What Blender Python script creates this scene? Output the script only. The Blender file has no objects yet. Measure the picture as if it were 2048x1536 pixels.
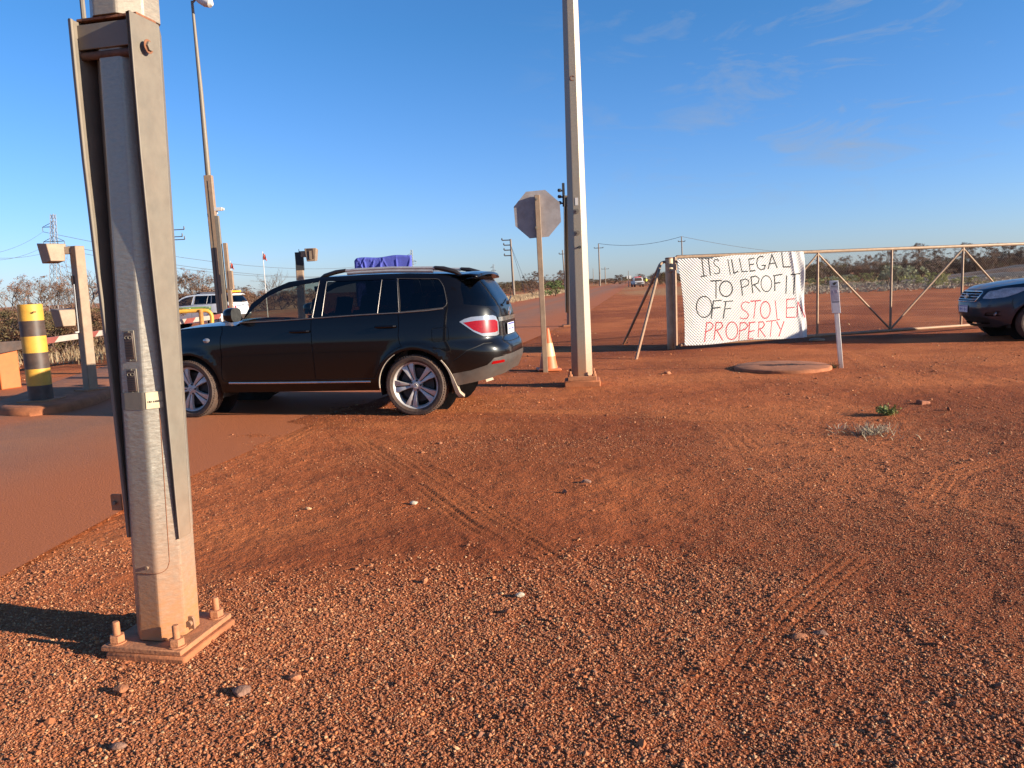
import bpy, bmesh, random, numpy as np
from math import *
from mathutils import Vector, Matrix, Euler
from mathutils.geometry import delaunay_2d_cdt

S = bpy.context.scene
COL = S.collection
# ------------------------------------------------------------------ camera
CAM_H = 1.45
FPX = 1540.0                       # focal length for a frame 2048 wide
PITCH = atan((768 - 570) / FPX)
ROLL = radians(2.5)
_r = Vector((1, 0, 0)); _f = Vector((0, cos(PITCH), -sin(PITCH))); _u = Vector((0, sin(PITCH), cos(PITCH)))
CR = _r * cos(ROLL) - _u * sin(ROLL)
CU = _r * sin(ROLL) + _u * cos(ROLL)
cam = bpy.data.cameras.new('camera'); camo = bpy.data.objects.new('camera', cam); COL.objects.link(camo)
cam.sensor_width = 36; cam.lens = FPX / 2048 * 36; cam.clip_start = .05; cam.clip_end = 12000
camo.matrix_world = Matrix(((CR.x, CU.x, -_f.x, 0), (CR.y, CU.y, -_f.y, 0), (CR.z, CU.z, -_f.z, CAM_H), (0, 0, 0, 1)))
S.camera = camo

# ------------------------------------------------------------------ light
SUN_EL, SUN_AZ = radians(14.5), radians(109)       # azimuth from +Y towards +X
world = bpy.data.worlds.new('World'); S.world = world; world.use_nodes = True
SKY_STR, SUN_STR, EXPO = .05, 3.85, 1.5
S.view_settings.view_transform = 'Standard'; S.view_settings.look = 'None'
S.view_settings.exposure = EXPO; S.view_settings.gamma = 1
def sky_nodes():
    nt = world.node_tree; nt.nodes.clear(); N = nt.nodes.new; L = nt.links.new
    out = N('ShaderNodeOutputWorld'); bg = N('ShaderNodeBackground'); sky = N('ShaderNodeTexSky')
    sky.sky_type = 'NISHITA'; sky.sun_disc = False; sky.sun_elevation = SUN_EL; sky.sun_rotation = SUN_AZ
    sky.altitude = 0; sky.air_density = 1.0; sky.dust_density = .3; sky.ozone_density = 2.5
    tc = N('ShaderNodeTexCoord')
    # thin cirrus wisps, by direction
    mp = N('ShaderNodeMapping'); mp.inputs['Scale'].default_value = (3.2, 3.2, 11)
    mp.inputs['Rotation'].default_value = (0, radians(12), 0)
    n1 = N('ShaderNodeTexNoise'); n1.inputs['Scale'].default_value = 2.1; n1.inputs['Detail'].default_value = 7
    n1.inputs['Roughness'].default_value = .62; n1.inputs['Distortion'].default_value = .8
    r1 = N('ShaderNodeMapRange'); r1.inputs[1].default_value = .52; r1.inputs[2].default_value = .76
    r1.inputs[3].default_value = 0; r1.inputs[4].default_value = .8
    sep = N('ShaderNodeSeparateXYZ')
    rx = N('ShaderNodeMapRange'); rx.inputs[1].default_value = .0; rx.inputs[2].default_value = .35
    rz = N('ShaderNodeMapRange'); rz.inputs[1].default_value = .06; rz.inputs[2].default_value = .16
    m1 = N('ShaderNodeMath'); m1.operation = 'MULTIPLY'; m2 = N('ShaderNodeMath'); m2.operation = 'MULTIPLY'
    mix = N('ShaderNodeMix'); mix.data_type = 'RGBA'; mix.inputs['B'].default_value = (2.6, 3.0, 3.6, 1)
    L(tc.outputs['Generated'], mp.inputs[0]); L(mp.outputs[0], n1.inputs['Vector']); L(n1.outputs[0], r1.inputs[0])
    L(tc.outputs['Generated'], sep.inputs[0]); L(sep.outputs[0], rx.inputs[0]); L(sep.outputs[2], rz.inputs[0])
    L(r1.outputs[0], m1.inputs[0]); L(rx.outputs[0], m1.inputs[1]); L(m1.outputs[0], m2.inputs[0]); L(rz.outputs[0], m2.inputs[1])
    L(m2.outputs[0], mix.inputs['Factor'])
    hs = N('ShaderNodeMix'); hs.data_type = 'RGBA'; hs.blend_type = 'MULTIPLY'; hs.inputs['Factor'].default_value = 1
    hz = N('ShaderNodeMapRange'); hz.inputs[1].default_value = .0; hz.inputs[2].default_value = .30; L(sep.outputs[2], hz.inputs[0])
    tint = N('ShaderNodeMix'); tint.data_type = 'RGBA'; tint.inputs['A'].default_value = (.80, .97, 1.62, 1); tint.inputs['B'].default_value = (.47, .94, 1.42, 1)     # deep dry-season blue over a paler horizon
    L(hz.outputs[0], tint.inputs['Factor']); L(tint.outputs['Result'], hs.inputs['B'])
    L(sky.outputs[0], hs.inputs['A']); L(hs.outputs['Result'], mix.inputs['A'])
    L(mix.outputs['Result'], bg.inputs['Color']); bg.inputs['Strength'].default_value = SKY_STR
    L(bg.outputs[0], out.inputs[0])
sky_nodes()
sl = bpy.data.lights.new('sun', 'SUN'); sl.energy = SUN_STR; sl.angle = radians(.53); sl.color = (1, .90, .74)
so = bpy.data.objects.new('sun', sl); COL.objects.link(so)
SUND = Vector((sin(SUN_AZ) * cos(SUN_EL), cos(SUN_AZ) * cos(SUN_EL), sin(SUN_EL)))
so.rotation_euler = SUND.to_track_quat('Z', 'Y').to_euler(); so.location = (30, -10, 20)

# ------------------------------------------------------------------ helpers: survey points
def ray(x, y):
    d = _f + CR * ((x - 1024) / FPX) + CU * ((768 - y) / FPX); return d.normalized()
CP = Vector((0, 0, CAM_H))
def gp(x, y, z=0.0):
    d = ray(x, y); return CP + d * ((z - CAM_H) / d.z)
def at(x, y, Y):
    d = ray(x, y); return CP + d * (Y / d.y)
def onplane(x, y, p, n):
    d = ray(x, y); return CP + d * ((Vector(p) - CP).dot(n) / d.dot(n))

# ------------------------------------------------------------------ helpers: objects
def tag(o, label=None, cat=None, group=None, kind=None):
    if label: o['label'] = label
    if cat: o['category'] = cat
    if group: o['group'] = group
    if kind: o['kind'] = kind
    return o
def thing(name, loc, label, cat, group=None, rz=0):
    o = bpy.data.objects.new(name, None); COL.objects.link(o); o.location = loc; o.rotation_euler = (0, 0, rz)
    o.empty_display_size = .2
    return tag(o, label, cat, group)
def frame(o):
    return Matrix.Translation(o.location) @ o.rotation_euler.to_matrix().to_4x4()
def link(name, me, parent=None, world=True):
    o = bpy.data.objects.new(name, me); COL.objects.link(o)
    if parent:
        o.parent = parent
        if world and parent.type == 'EMPTY': o.matrix_parent_inverse = frame(parent).inverted()   # parts of a mesh part share its space
    return o
class MB:
    def __init__(s): s.v = []; s.f = []; s.m = []; s.mi = 0
    def add(s, vs, fs):
        b = len(s.v); s.v += [tuple(v) for v in vs]; s.f += [tuple(i + b for i in f) for f in fs]; s.m += [s.mi] * len(fs); return s
    def box(s, c, size, R=None):
        c = Vector(c); h = [x / 2 for x in size]; vs = []
        for dx in (-1, 1):
            for dy in (-1, 1):
                for dz in (-1, 1):
                    p = Vector((dx * h[0], dy * h[1], dz * h[2]))
                    if R: p = R @ p
                    vs.append(c + p)
        return s.add(vs, [(0, 1, 3, 2), (4, 6, 7, 5), (0, 4, 5, 1), (2, 3, 7, 6), (0, 2, 6, 4), (1, 5, 7, 3)])
    def tube(s, pts, r, n=8, cap=True, ref=None, rot=0):
        pts = [Vector(p) for p in pts]; k = len(pts); rr = r if isinstance(r, (list, tuple)) else [r] * k
        t0 = (pts[1] - pts[0]).normalized()
        up = Vector(ref) if ref else (Vector((0, 0, 1)) if abs(t0.z) < .9 else Vector((0, 1, 0)))
        a = t0.cross(up).normalized(); vs = []
        for i, p in enumerate(pts):
            t = (pts[min(i + 1, k - 1)] - pts[max(i - 1, 0)]).normalized()
            a = (a - t * a.dot(t)).normalized(); b = t.cross(a)
            for j in range(n):
                q = 2 * pi * j / n + rot; vs.append(p + (a * cos(q) + b * sin(q)) * rr[i])
        fs = []
        for i in range(k - 1):
            for j in range(n):
                fs.append((i * n + j, i * n + (j + 1) % n, (i + 1) * n + (j + 1) % n, (i + 1) * n + j))
        if cap: fs += [tuple(range(n - 1, -1, -1)), tuple((k - 1) * n + j for j in range(n))]
        return s.add(vs, fs)
    def prism(s, poly, o, ux, uy, ext):
        o, ux, uy, ext = Vector(o), Vector(ux), Vector(uy), Vector(ext); n = len(poly)
        if ux.cross(uy).dot(ext) < 0:
            poly = list(reversed(poly))
        vs = [o + ux * a + uy * b for a, b in poly]; vs += [v + ext for v in vs]
        fs = [tuple(range(n - 1, -1, -1)), tuple(range(n, 2 * n))]
        fs += [(i, (i + 1) % n, n + (i + 1) % n, n + i) for i in range(n)]
        return s.add(vs, fs)
    def lathe(s, prof, M=None, n=24, closed=False, cap=True):
        M = M or Matrix.Identity(4); vs = []; k = len(prof)
        for r, z in prof:
            for j in range(n):
                q = 2 * pi * j / n; vs.append(M @ Vector((r * cos(q), r * sin(q), z)))
        fs = []
        for i in range(k if closed else k - 1):
            i2 = (i + 1) % k
            for j in range(n):
                fs.append((i * n + j, i * n + (j + 1) % n, i2 * n + (j + 1) % n, i2 * n + j))
        if not closed and cap:
            if prof[0][0] > 1e-6: fs.append(tuple(range(n - 1, -1, -1)))
            if prof[-1][0] > 1e-6: fs.append(tuple((k - 1) * n + j for j in range(n)))
        return s.add(vs, fs)
    def grid(s, P):
        R, C = len(P), len(P[0]); vs = [p for row in P for p in row]
        return s.add(vs, [(i * C + j, i * C + j + 1, (i + 1) * C + j + 1, (i + 1) * C + j) for i in range(R - 1) for j in range(C - 1)])
    def build(s, name, mat, parent=None, smooth=35, bevel=0, world=True):
        me = bpy.data.meshes.new(name); me.from_pydata(s.v, [], s.f)
        mats = mat if isinstance(mat, (list, tuple)) else [mat]
        for m in mats: me.materials.append(m)
        if len(mats) > 1: me.polygons.foreach_set('material_index', s.m)
        if smooth:
            me.polygons.foreach_set('use_smooth', [True] * len(me.polygons))
            if smooth < 180: me.set_sharp_from_angle(angle=radians(smooth))
        me.update()
        o = link(name, me, parent, world)
        if bevel:
            b = o.modifiers.new('bevel', 'BEVEL'); b.width = bevel; b.segments = 2; b.limit_method = 'ANGLE'; b.angle_limit = radians(40)
            b.harden_normals = False
        return o
def npmesh(name, V, F, mat, parent=None, smooth=False, k=4, mi=None):
    """numpy arrays to a mesh; every face has k corners"""
    me = bpy.data.meshes.new(name); n = len(F)
    me.vertices.add(len(V)); me.vertices.foreach_set('co', np.asarray(V, np.float32).ravel())
    me.loops.add(n * k); me.loops.foreach_set('vertex_index', np.asarray(F, np.int32).ravel())
    me.polygons.add(n); me.polygons.foreach_set('loop_start', np.arange(0, n * k, k, dtype=np.int32))
    me.polygons.foreach_set('use_smooth', np.full(n, smooth))
    for m in (mat if isinstance(mat, (list, tuple)) else [mat]): me.materials.append(m)
    if mi is not None: me.polygons.foreach_set('material_index', np.asarray(mi, np.int32))
    me.update(calc_edges=True); me.validate()
    return link(name, me, parent)

# ------------------------------------------------------------------ helpers: materials
SOIL = (.36, .125, .042)
def mat(name, col, rough=.6, metal=0., var=.12, vs=9., col2=None, bump=0., bs=80., dust=0., dusth=.6, dustn=0., coat=0., spec=.5, stretch=None, rvar=0., emit=None):
    m = bpy.data.materials.new(name); m.use_nodes = True; nt = m.node_tree; N = nt.nodes.new; L = nt.links.new
    b = nt.nodes['Principled BSDF']
    b.inputs['Roughness'].default_value = rough; b.inputs['Metallic'].default_value = metal
    b.inputs['Specular IOR Level'].default_value = spec
    if coat: b.inputs['Coat Weight'].default_value = coat; b.inputs['Coat Roughness'].default_value = .03
    tc = N('ShaderNodeTexCoord'); src = tc.outputs['Object']
    if stretch:
        mp = N('ShaderNodeMapping'); mp.inputs['Scale'].default_value = stretch; L(src, mp.inputs[0]); src = mp.outputs[0]
    n1 = N('ShaderNodeTexNoise'); n1.inputs['Scale'].default_value = vs; n1.inputs['Detail'].default_value = 6; n1.inputs['Roughness'].default_value = .65
    L(src, n1.inputs['Vector'])
    c2 = col2 or tuple(max(0, c * (1 - 2.2 * var)) for c in col)
    c1 = col if col2 else tuple(min(1, c * (1 + 1.2 * var)) for c in col)
    rmp = N('ShaderNodeMapRange'); rmp.inputs[1].default_value = .32; rmp.inputs[2].default_value = .68
    L(n1.outputs[0], rmp.inputs[0])
    mx = N('ShaderNodeMix'); mx.data_type = 'RGBA'; mx.inputs['A'].default_value = (*c2, 1); mx.inputs['B'].default_value = (*c1, 1)
    L(rmp.outputs[0], mx.inputs['Factor']); res = mx.outputs['Result']
    if rvar:
        rr = N('ShaderNodeMapRange'); rr.inputs[3].default_value = max(0, rough - rvar); rr.inputs[4].default_value = min(1, rough + rvar)
        L(rmp.outputs[0], rr.inputs[0]); L(rr.outputs[0], b.inputs['Roughness'])
    if dust or dustn:
        g = N('ShaderNodeNewGeometry'); sp = N('ShaderNodeSeparateXYZ'); L(g.outputs['Position'], sp.inputs[0])
        mr = N('ShaderNodeMapRange'); mr.inputs[1].default_value = 0; mr.inputs[2].default_value = dusth; mr.inputs[3].default_value = dust; mr.inputs[4].default_value = 0
        L(sp.outputs[2], mr.inputs[0])
        n2 = N('ShaderNodeTexNoise'); n2.inputs['Scale'].default_value = vs * .6; n2.inputs['Detail'].default_value = 5; L(src, n2.inputs['Vector'])
        m2 = N('ShaderNodeMath'); m2.operation = 'MULTIPLY_ADD'; m2.inputs[1].default_value = .7; m2.inputs[2].default_value = .65
        L(n2.outputs[0], m2.inputs[0])
        m3 = N('ShaderNodeMath'); m3.operation = 'MULTIPLY'; L(mr.outputs[0], m3.inputs[0]); L(m2.outputs[0], m3.inputs[1])
        ma = N('ShaderNodeMath'); ma.operation = 'MULTIPLY_ADD'; ma.use_clamp = True; ma.inputs[1].default_value = dustn
        L(n2.outputs[0], ma.inputs[0]); L(m3.outputs[0], ma.inputs[2])
        md = N('ShaderNodeMix'); md.data_type = 'RGBA'; md.inputs['B'].default_value = (.40, .165, .065, 1)
        L(ma.outputs[0], md.inputs['Factor']); L(res, md.inputs['A']); res = md.outputs['Result']
        if metal:
            mm = N('ShaderNodeMath'); mm.operation = 'MULTIPLY_ADD'; mm.inputs[1].default_value = -metal; mm.inputs[2].default_value = metal; mm.use_clamp = True
            L(ma.outputs[0], mm.inputs[0]); L(mm.outputs[0], b.inputs['Metallic'])
    L(res, b.inputs['Base Color'])
    if bump:
        n3 = N('ShaderNodeTexNoise'); n3.inputs['Scale'].default_value = bs; n3.inputs['Detail'].default_value = 5; L(src, n3.inputs['Vector'])
        bp = N('ShaderNodeBump'); bp.inputs['Strength'].default_value = bump; bp.inputs['Distance'].default_value = .01
        L(n3.outputs[0], bp.inputs['Height']); L(bp.outputs[0], b.inputs['Normal'])
    if emit: b.inputs['Emission Color'].default_value = (*emit[:3], 1); b.inputs['Emission Strength'].default_value = emit[3]
    return m
def glassmat(name, tint, gloss=1.0, rough=.02):
    m = bpy.data.materials.new(name); m.use_nodes = True; nt = m.node_tree; nt.nodes.clear(); N = nt.nodes.new; L = nt.links.new
    out = N('ShaderNodeOutputMaterial'); tr = N('ShaderNodeBsdfTransparent'); gl = N('ShaderNodeBsdfGlossy'); mx = N('ShaderNodeMixShader')
    fr = N('ShaderNodeFresnel'); fr.inputs['IOR'].default_value = 1.5
    tc = N('ShaderNodeTexCoord'); nz = N('ShaderNodeTexNoise'); nz.inputs['Scale'].default_value = 6; L(tc.outputs['Object'], nz.inputs['Vector'])
    mr = N('ShaderNodeMapRange'); mr.inputs[3].default_value = rough; mr.inputs[4].default_value = rough + .05; L(nz.outputs[0], mr.inputs[0]); L(mr.outputs[0], gl.inputs['Roughness'])
    tr.inputs[0].default_value = (*tint, 1); gl.inputs['Color'].default_value = (gloss, gloss, gloss, 1)
    L(fr.outputs[0], mx.inputs[0]); L(tr.outputs[0], mx.inputs[1]); L(gl.outputs[0], mx.inputs[2]); L(mx.outputs[0], out.inputs[0])
    return m

# ------------------------------------------------------------------ helpers: noise
def _h(i, j, s):
    n = (i.astype(np.int64) * 374761393 + j.astype(np.int64) * 668265263 + s * 1442695041) & 0xffffffff
    n = ((n ^ (n >> 13)) * 1274126177) & 0xffffffff; n = ((n ^ (n >> 16)) * 2246822519) & 0xffffffff
    return ((n ^ (n >> 15)) & 0xffffff) / float(0xffffff)
def vnoise(x, y, s=0):
    i = np.floor(x); j = np.floor(y); fx = x - i; fy = y - j
    fx = fx * fx * (3 - 2 * fx); fy = fy * fy * (3 - 2 * fy); i = i.astype(np.int64); j = j.astype(np.int64)
    return (_h(i, j, s) * (1 - fx) + _h(i + 1, j, s) * fx) * (1 - fy) + (_h(i, j + 1, s) * (1 - fx) + _h(i + 1, j + 1, s) * fx) * fy
def fbm(x, y, s=0, o=4, g=.5):
    a, t, r = 1., 0., 0.
    for k in range(o):
        r = r + a * vnoise(x, y, s + k * 17); t += a; a *= g; x = x * 2.03 + 5.1; y = y * 2.03 + 3.7
    return r / t
def sstep(a, b, x):
    t = np.clip((x - a) / (b - a), 0, 1); return t * t * (3 - 2 * t)
def polydist(px, py, poly):
    """distance to a polyline and arclength at the nearest point"""
    best = np.full(px.shape, 1e9); arc = np.zeros(px.shape); side = np.zeros(px.shape); L0 = 0.
    for (ax, ay), (bx, by) in zip(poly[:-1], poly[1:]):
        dx, dy = bx - ax, by - ay; l = hypot(dx, dy)
        t = np.clip(((px - ax) * dx + (py - ay) * dy) / (l * l), 0, 1)
        d = np.hypot(px - ax - t * dx, py - ay - t * dy); c = d < best
        best = np.where(c, d, best); arc = np.where(c, L0 + t * l, arc)
        side = np.where(c, ((px - ax) * dy - (py - ay) * dx) / l, side); L0 += l
    return best, arc, side
# ================================================================== ROAD + GROUND
ROAD_R = [(-3.4, -40), (-3.25, -3), (-3.1, 4.45), (-3.05, 5.8), (-2.86, 6.8), (-2.55, 8.6), (-1.4, 13), (.26, 20.3), (2.15, 29), (7.3, 60), (18.9, 129), (58, 366), (165, 1000)]
ROAD_L = [(-13.5, -40), (-12.5, -3), (-11.6, 4.45), (-11.4, 5.8), (-11.2, 6.8), (-10.9, 8.6), (-9.6, 13), (-7.6, 20.3), (-5.5, 29), (.1, 60), (11.4, 129), (50.5, 367.3), (157.5, 1001.3)]
def road_x(y, E):
    p = np.array(E); return np.interp(y, p[:, 1], p[:, 0])
def road_in(x, y):
    """signed: positive inside the road, metres to its nearest long edge"""
    return np.minimum(road_x(y, ROAD_R) - x, x - road_x(y, ROAD_L)) * .985
TRACKS = [  # ruts left by tyres: points, width
    ([gp(700, 870)[:2], gp(830, 960)[:2], gp(950, 1050)[:2], gp(1060, 1110)[:2], gp(1200, 1240)[:2]], .22),
    ([gp(770, 880)[:2], gp(900, 975)[:2], gp(1010, 1050)[:2], gp(1110, 1110)[:2]], .18),
    ([gp(1440, 1400)[:2], gp(1520, 1290)[:2], gp(1600, 1215)[:2], gp(1700, 1130)[:2]], .2),
    ([gp(1850, 985)[:2], gp(1950, 1010)[:2], gp(2100, 1060)[:2]], .2),
    ([gp(1860, 1010)[:2], gp(1900, 950)[:2], gp(2060, 905)[:2]], .2),
    ([gp(560, 890)[:2], gp(640, 850)[:2], gp(760, 850)[:2], gp(1000, 858)[:2], gp(1500, 868)[:2], gp(1640, 880)[:2]], .3),
    ([gp(900, 822)[:2], gp(1200, 826)[:2], gp(1640, 845)[:2], gp(1730, 850)[:2]], .28),
    ([gp(1450, 850)[:2], gp(1490, 890)[:2]], .35),
    ([gp(900, 915)[:2], gp(1300, 905)[:2], gp(1700, 905)[:2]], .3),
    ([gp(1250, 640)[:2], gp(1500, 655)[:2], gp(1900, 640)[:2]], .5),
    ([gp(1220, 620)[:2], gp(1500, 622)[:2], gp(1900, 605)[:2]], .6),
    ([gp(1750, 700)[:2], gp(1900, 740)[:2], gp(2100, 790)[:2]], .3),
    ([gp(1700, 708)[:2], gp(1850, 770)[:2], gp(2100, 850)[:2]], .3)]
TRACKS = [([(p[0], p[1]) for p in t], w) for t, w in TRACKS]
def soil_fields(x, y, micro=True):
    """height and two cover fields (loose gravel, compacted dust) of the bare ground"""
    base = (fbm(x * .35, y * .35, 3, 3) - .5) * .05 * sstep(60, 25, np.abs(y))
    wob = fbm(x * .9, y * .9, 71, 3) - .5
    heap = sstep(-.25, .75, (3.95 - y - .6 * np.maximum(0, x - .3)) * .9 + wob * 1.6)                # pebbles heaped round the near pole
    right = sstep(.5, 1.9, x + wob * 1.2 - (y - 4.2) * .16) * sstep(9.0, 5.5, y)       # finer grit on the right
    right = np.maximum(right, sstep(4.0, 3.0, y + wob))
    patch = sstep(.50, .70, fbm(x * .55 + 3, y * .75, 11, 4)) * sstep(30, 8, y)
    grav = np.clip(np.maximum(heap, np.maximum(right * .8, patch * .4)), 0, 1)
    dust = sstep(.45, .75, fbm(x * .4, y * 1.1, 29, 4)) * .8
    h = base
    tr = np.zeros_like(x); tread = np.zeros_like(x)
    for pts, w in TRACKS:
        d, arc, sd = polydist(x, y, pts)
        wn = w * (.5 + .12 * (vnoise(arc * 3, arc * 0 + 3, 5) - .5))
        k = sstep(wn * 1.35, wn * .7, d) * sstep(.2, .75, vnoise(arc * 1.9, arc * 0, 9)) * .9
        k = np.clip(k, 0, 1)
        tr = np.maximum(tr, k)
        bars = np.sin(arc * 2 * pi / .052 + np.abs(sd) * 40) * .5 + .5
        ribs = np.abs(np.sin(sd / w * pi * 3.5))
        tread = np.maximum(tread, k * (bars * .35 + .65) * sstep(.1, .6, ribs))
        h = h + .003 * sstep(wn * 1.9, wn * 1.3, d) * sstep(wn * .9, wn * 1.25, d)
    grav = grav * (1 - .35 * tr); soil_fields.heap = heap * (1 - .5 * tr); soil_fields.grit = np.maximum(right, patch * .5) * (1 - .35 * tr); dust = np.maximum(dust * .7, tr * .7)
    h = h + (.0085 * tread - .003 * tr) * (1 - .62 * grav)
    if micro:
        near = sstep(26, 6, y)
        a = fbm(x * 6, y * 6, 41, 3) - .5; b = fbm(x * 21, y * 21, 43, 3, .6) - .5
        h = h + near * (1 - .6 * tr) * (.018 * a + (.011 - .005 * grav) * b)
    ri = road_in(x, y) + (fbm(x * 1.2, y * 1.2, 57, 6, .58) - .5) * 3.0
    k = sstep(-.6, .8, ri)
    h = h * (1 - k) - .035 * k
    return h, grav, dust, k
def build_ground():
    u = list(np.arange(-.76, .7601, .0023)); s = .0023
    while u[-1] < 60: s *= 1.1; u.append(u[-1] + s)
    neg = []; s = .0023; a = -.76
    while a > -60: s *= 1.1; a -= s; neg.append(a)
    u = np.array(neg[::-1] + u)
    ys = [-60, -40, -25, -15, -9, -5, -2.5, -1, 0, .7, 1.2, 1.5, 1.7, 1.9]; y = 2.0
    while y < 4000:
        ys.append(y); y += max(.012, .0036 * y) if y < 16 else (y * .007 if y < 80 else y * .025)
    ys = np.array(ys + [4500.])
    X = u[None, :] * np.maximum(ys + 1.5, 2.0)[:, None]; Y = np.repeat(ys[:, None], len(u), 1)
    h, g, d, k = soil_fields(X.ravel(), Y.ravel())
    V = np.stack([X.ravel(), Y.ravel(), h], 1)
    R, C = X.shape; i = np.arange(R - 1)[:, None] * C + np.arange(C - 1)[None, :]; i = i.ravel()
    F = np.stack([i, i + 1, i + C + 1, i + C], 1)
    o = npmesh('ground', V, F, soil_mat(), smooth=True)
    at_ = o.data.attributes.new('cover', 'FLOAT_COLOR', 'POINT')
    gr = sstep(.35, .6, fbm(V[:, 0] * .05, V[:, 1] * .03, 77, 4)) * sstep(40, 70, V[:, 1])
    dk = sstep(.46, .66, fbm(V[:, 0] * .33 + 7, V[:, 1] * .30, 61, 5) + .14 * np.exp(-((V[:, 0] - 4.2) / 2.2) ** 2 - ((V[:, 1] - 9) / 3.2) ** 2) + .10 * np.exp(-((V[:, 0] - 1.6) / 1.3) ** 2 - ((V[:, 1] - 5.6) / 1.2) ** 2)) * sstep(60, 30, V[:, 1])
    at_.data.foreach_set('color', np.stack([g, d, gr, dk], 1).astype(np.float32).ravel())
    return tag(o, kind='structure')
def soil_mat():
    m = bpy.data.materials.new('red_soil'); m.use_nodes = True; nt = m.node_tree; N = nt.nodes.new; L = nt.links.new
    b = nt.nodes['Principled BSDF']; b.inputs['Roughness'].default_value = .93; b.inputs['Specular IOR Level'].default_value = .12
    g = N('ShaderNodeNewGeometry'); P = g.outputs['Position']
    at_ = N('ShaderNodeAttribute'); at_.attribute_name = 'cover'; sp = N('ShaderNodeSeparateColor'); L(at_.outputs['Color'], sp.inputs[0])
    def noise(sc, det=5, ro=.6, vec=P):
        n = N('ShaderNodeTexNoise'); n.inputs['Scale'].default_value = sc; n.inputs['Detail'].default_value = det; n.inputs['Roughness'].default_value = ro; L(vec, n.inputs['Vector']); return n.outputs[0]
    def mixc(f, a, c):
        x = N('ShaderNodeMix'); x.data_type = 'RGBA'
        if isinstance(f, float): x.inputs['Factor'].default_value = f
        else: L(f, x.inputs['Factor'])
        for k, q in (('A', a), ('B', c)):
            if isinstance(q, tuple): x.inputs[k].default_value = (*q, 1)
            else: L(q, x.inputs[k])
        return x.outputs['Result']
    def rng(v, a, c, lo=0., hi=1.):
        x = N('ShaderNodeMapRange'); x.inputs[1].default_value = a; x.inputs[2].default_value = c; x.inputs[3].default_value = lo; x.inputs[4].default_value = hi; L(v, x.inputs[0]); return x.outputs[0]
    def math(op, a, c):
        x = N('ShaderNodeMath'); x.operation = op
        for i, q in enumerate((a, c)):
            if isinstance(q, (int, float)): x.inputs[i].default_value = q
            else: L(q, x.inputs[i])
        return x.outputs[0]
    c = mixc(rng(noise(.5, 6), .38, .62), (0.290, 0.074, 0.025), (0.560, 0.156, 0.049))
    c = mixc(rng(noise(3.1, 6), .38, .7, 0, .6), c, (0.450, 0.114, 0.036))
    c = mixc(math('MULTIPLY', sp.outputs[1], .75), c, (0.640, 0.198, 0.061))          # compacted dust
    c = mixc(math('MULTIPLY', sp.outputs[0], .55), c, (0.360, 0.116, 0.048))           # gravelly cover
    c = mixc(math('MULTIPLY', at_.outputs['Alpha'], .62), c, (.20, .042, .014))          # darker red patches of ground
    c = mixc(rng(noise(38, 4, .7), .4, .72, 0, .55), c, (0.210, 0.060, 0.022))
    vo = N('ShaderNodeTexVoronoi'); vo.inputs['Scale'].default_value = 55; L(P, vo.inputs['Vector'])
    sc = N('ShaderNodeSeparateColor'); L(vo.outputs['Color'], sc.inputs[0])
    peb = math('MULTIPLY', rng(sc.outputs[0], .72, .8), rng(vo.outputs['Distance'], .42, .3))
    c = mixc(math('MULTIPLY', peb, .7), c, mixc(sc.outputs[1], (.50, .20, .09), (0.270, 0.073, 0.029)))
    c = mixc(math('MULTIPLY', sp.outputs[2], .6), c, (.42, .26, .12))               # sparse dry grass, far off
    L(c, b.inputs['Base Color'])
    hh = math('ADD', math('MULTIPLY', peb, .7), math('MULTIPLY', noise(70, 5, .7), .9))
    hh = math('ADD', hh, math('ADD', math('MULTIPLY', noise(19, 4), .9), math('MULTIPLY', noise(42, 3), 1.3)))
    bp = N('ShaderNodeBump'); bp.inputs['Strength'].default_value = .85; bp.inputs['Distance'].default_value = .016; L(hh, bp.inputs['Height']); L(bp.outputs[0], b.inputs['Normal'])
    return m
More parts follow.
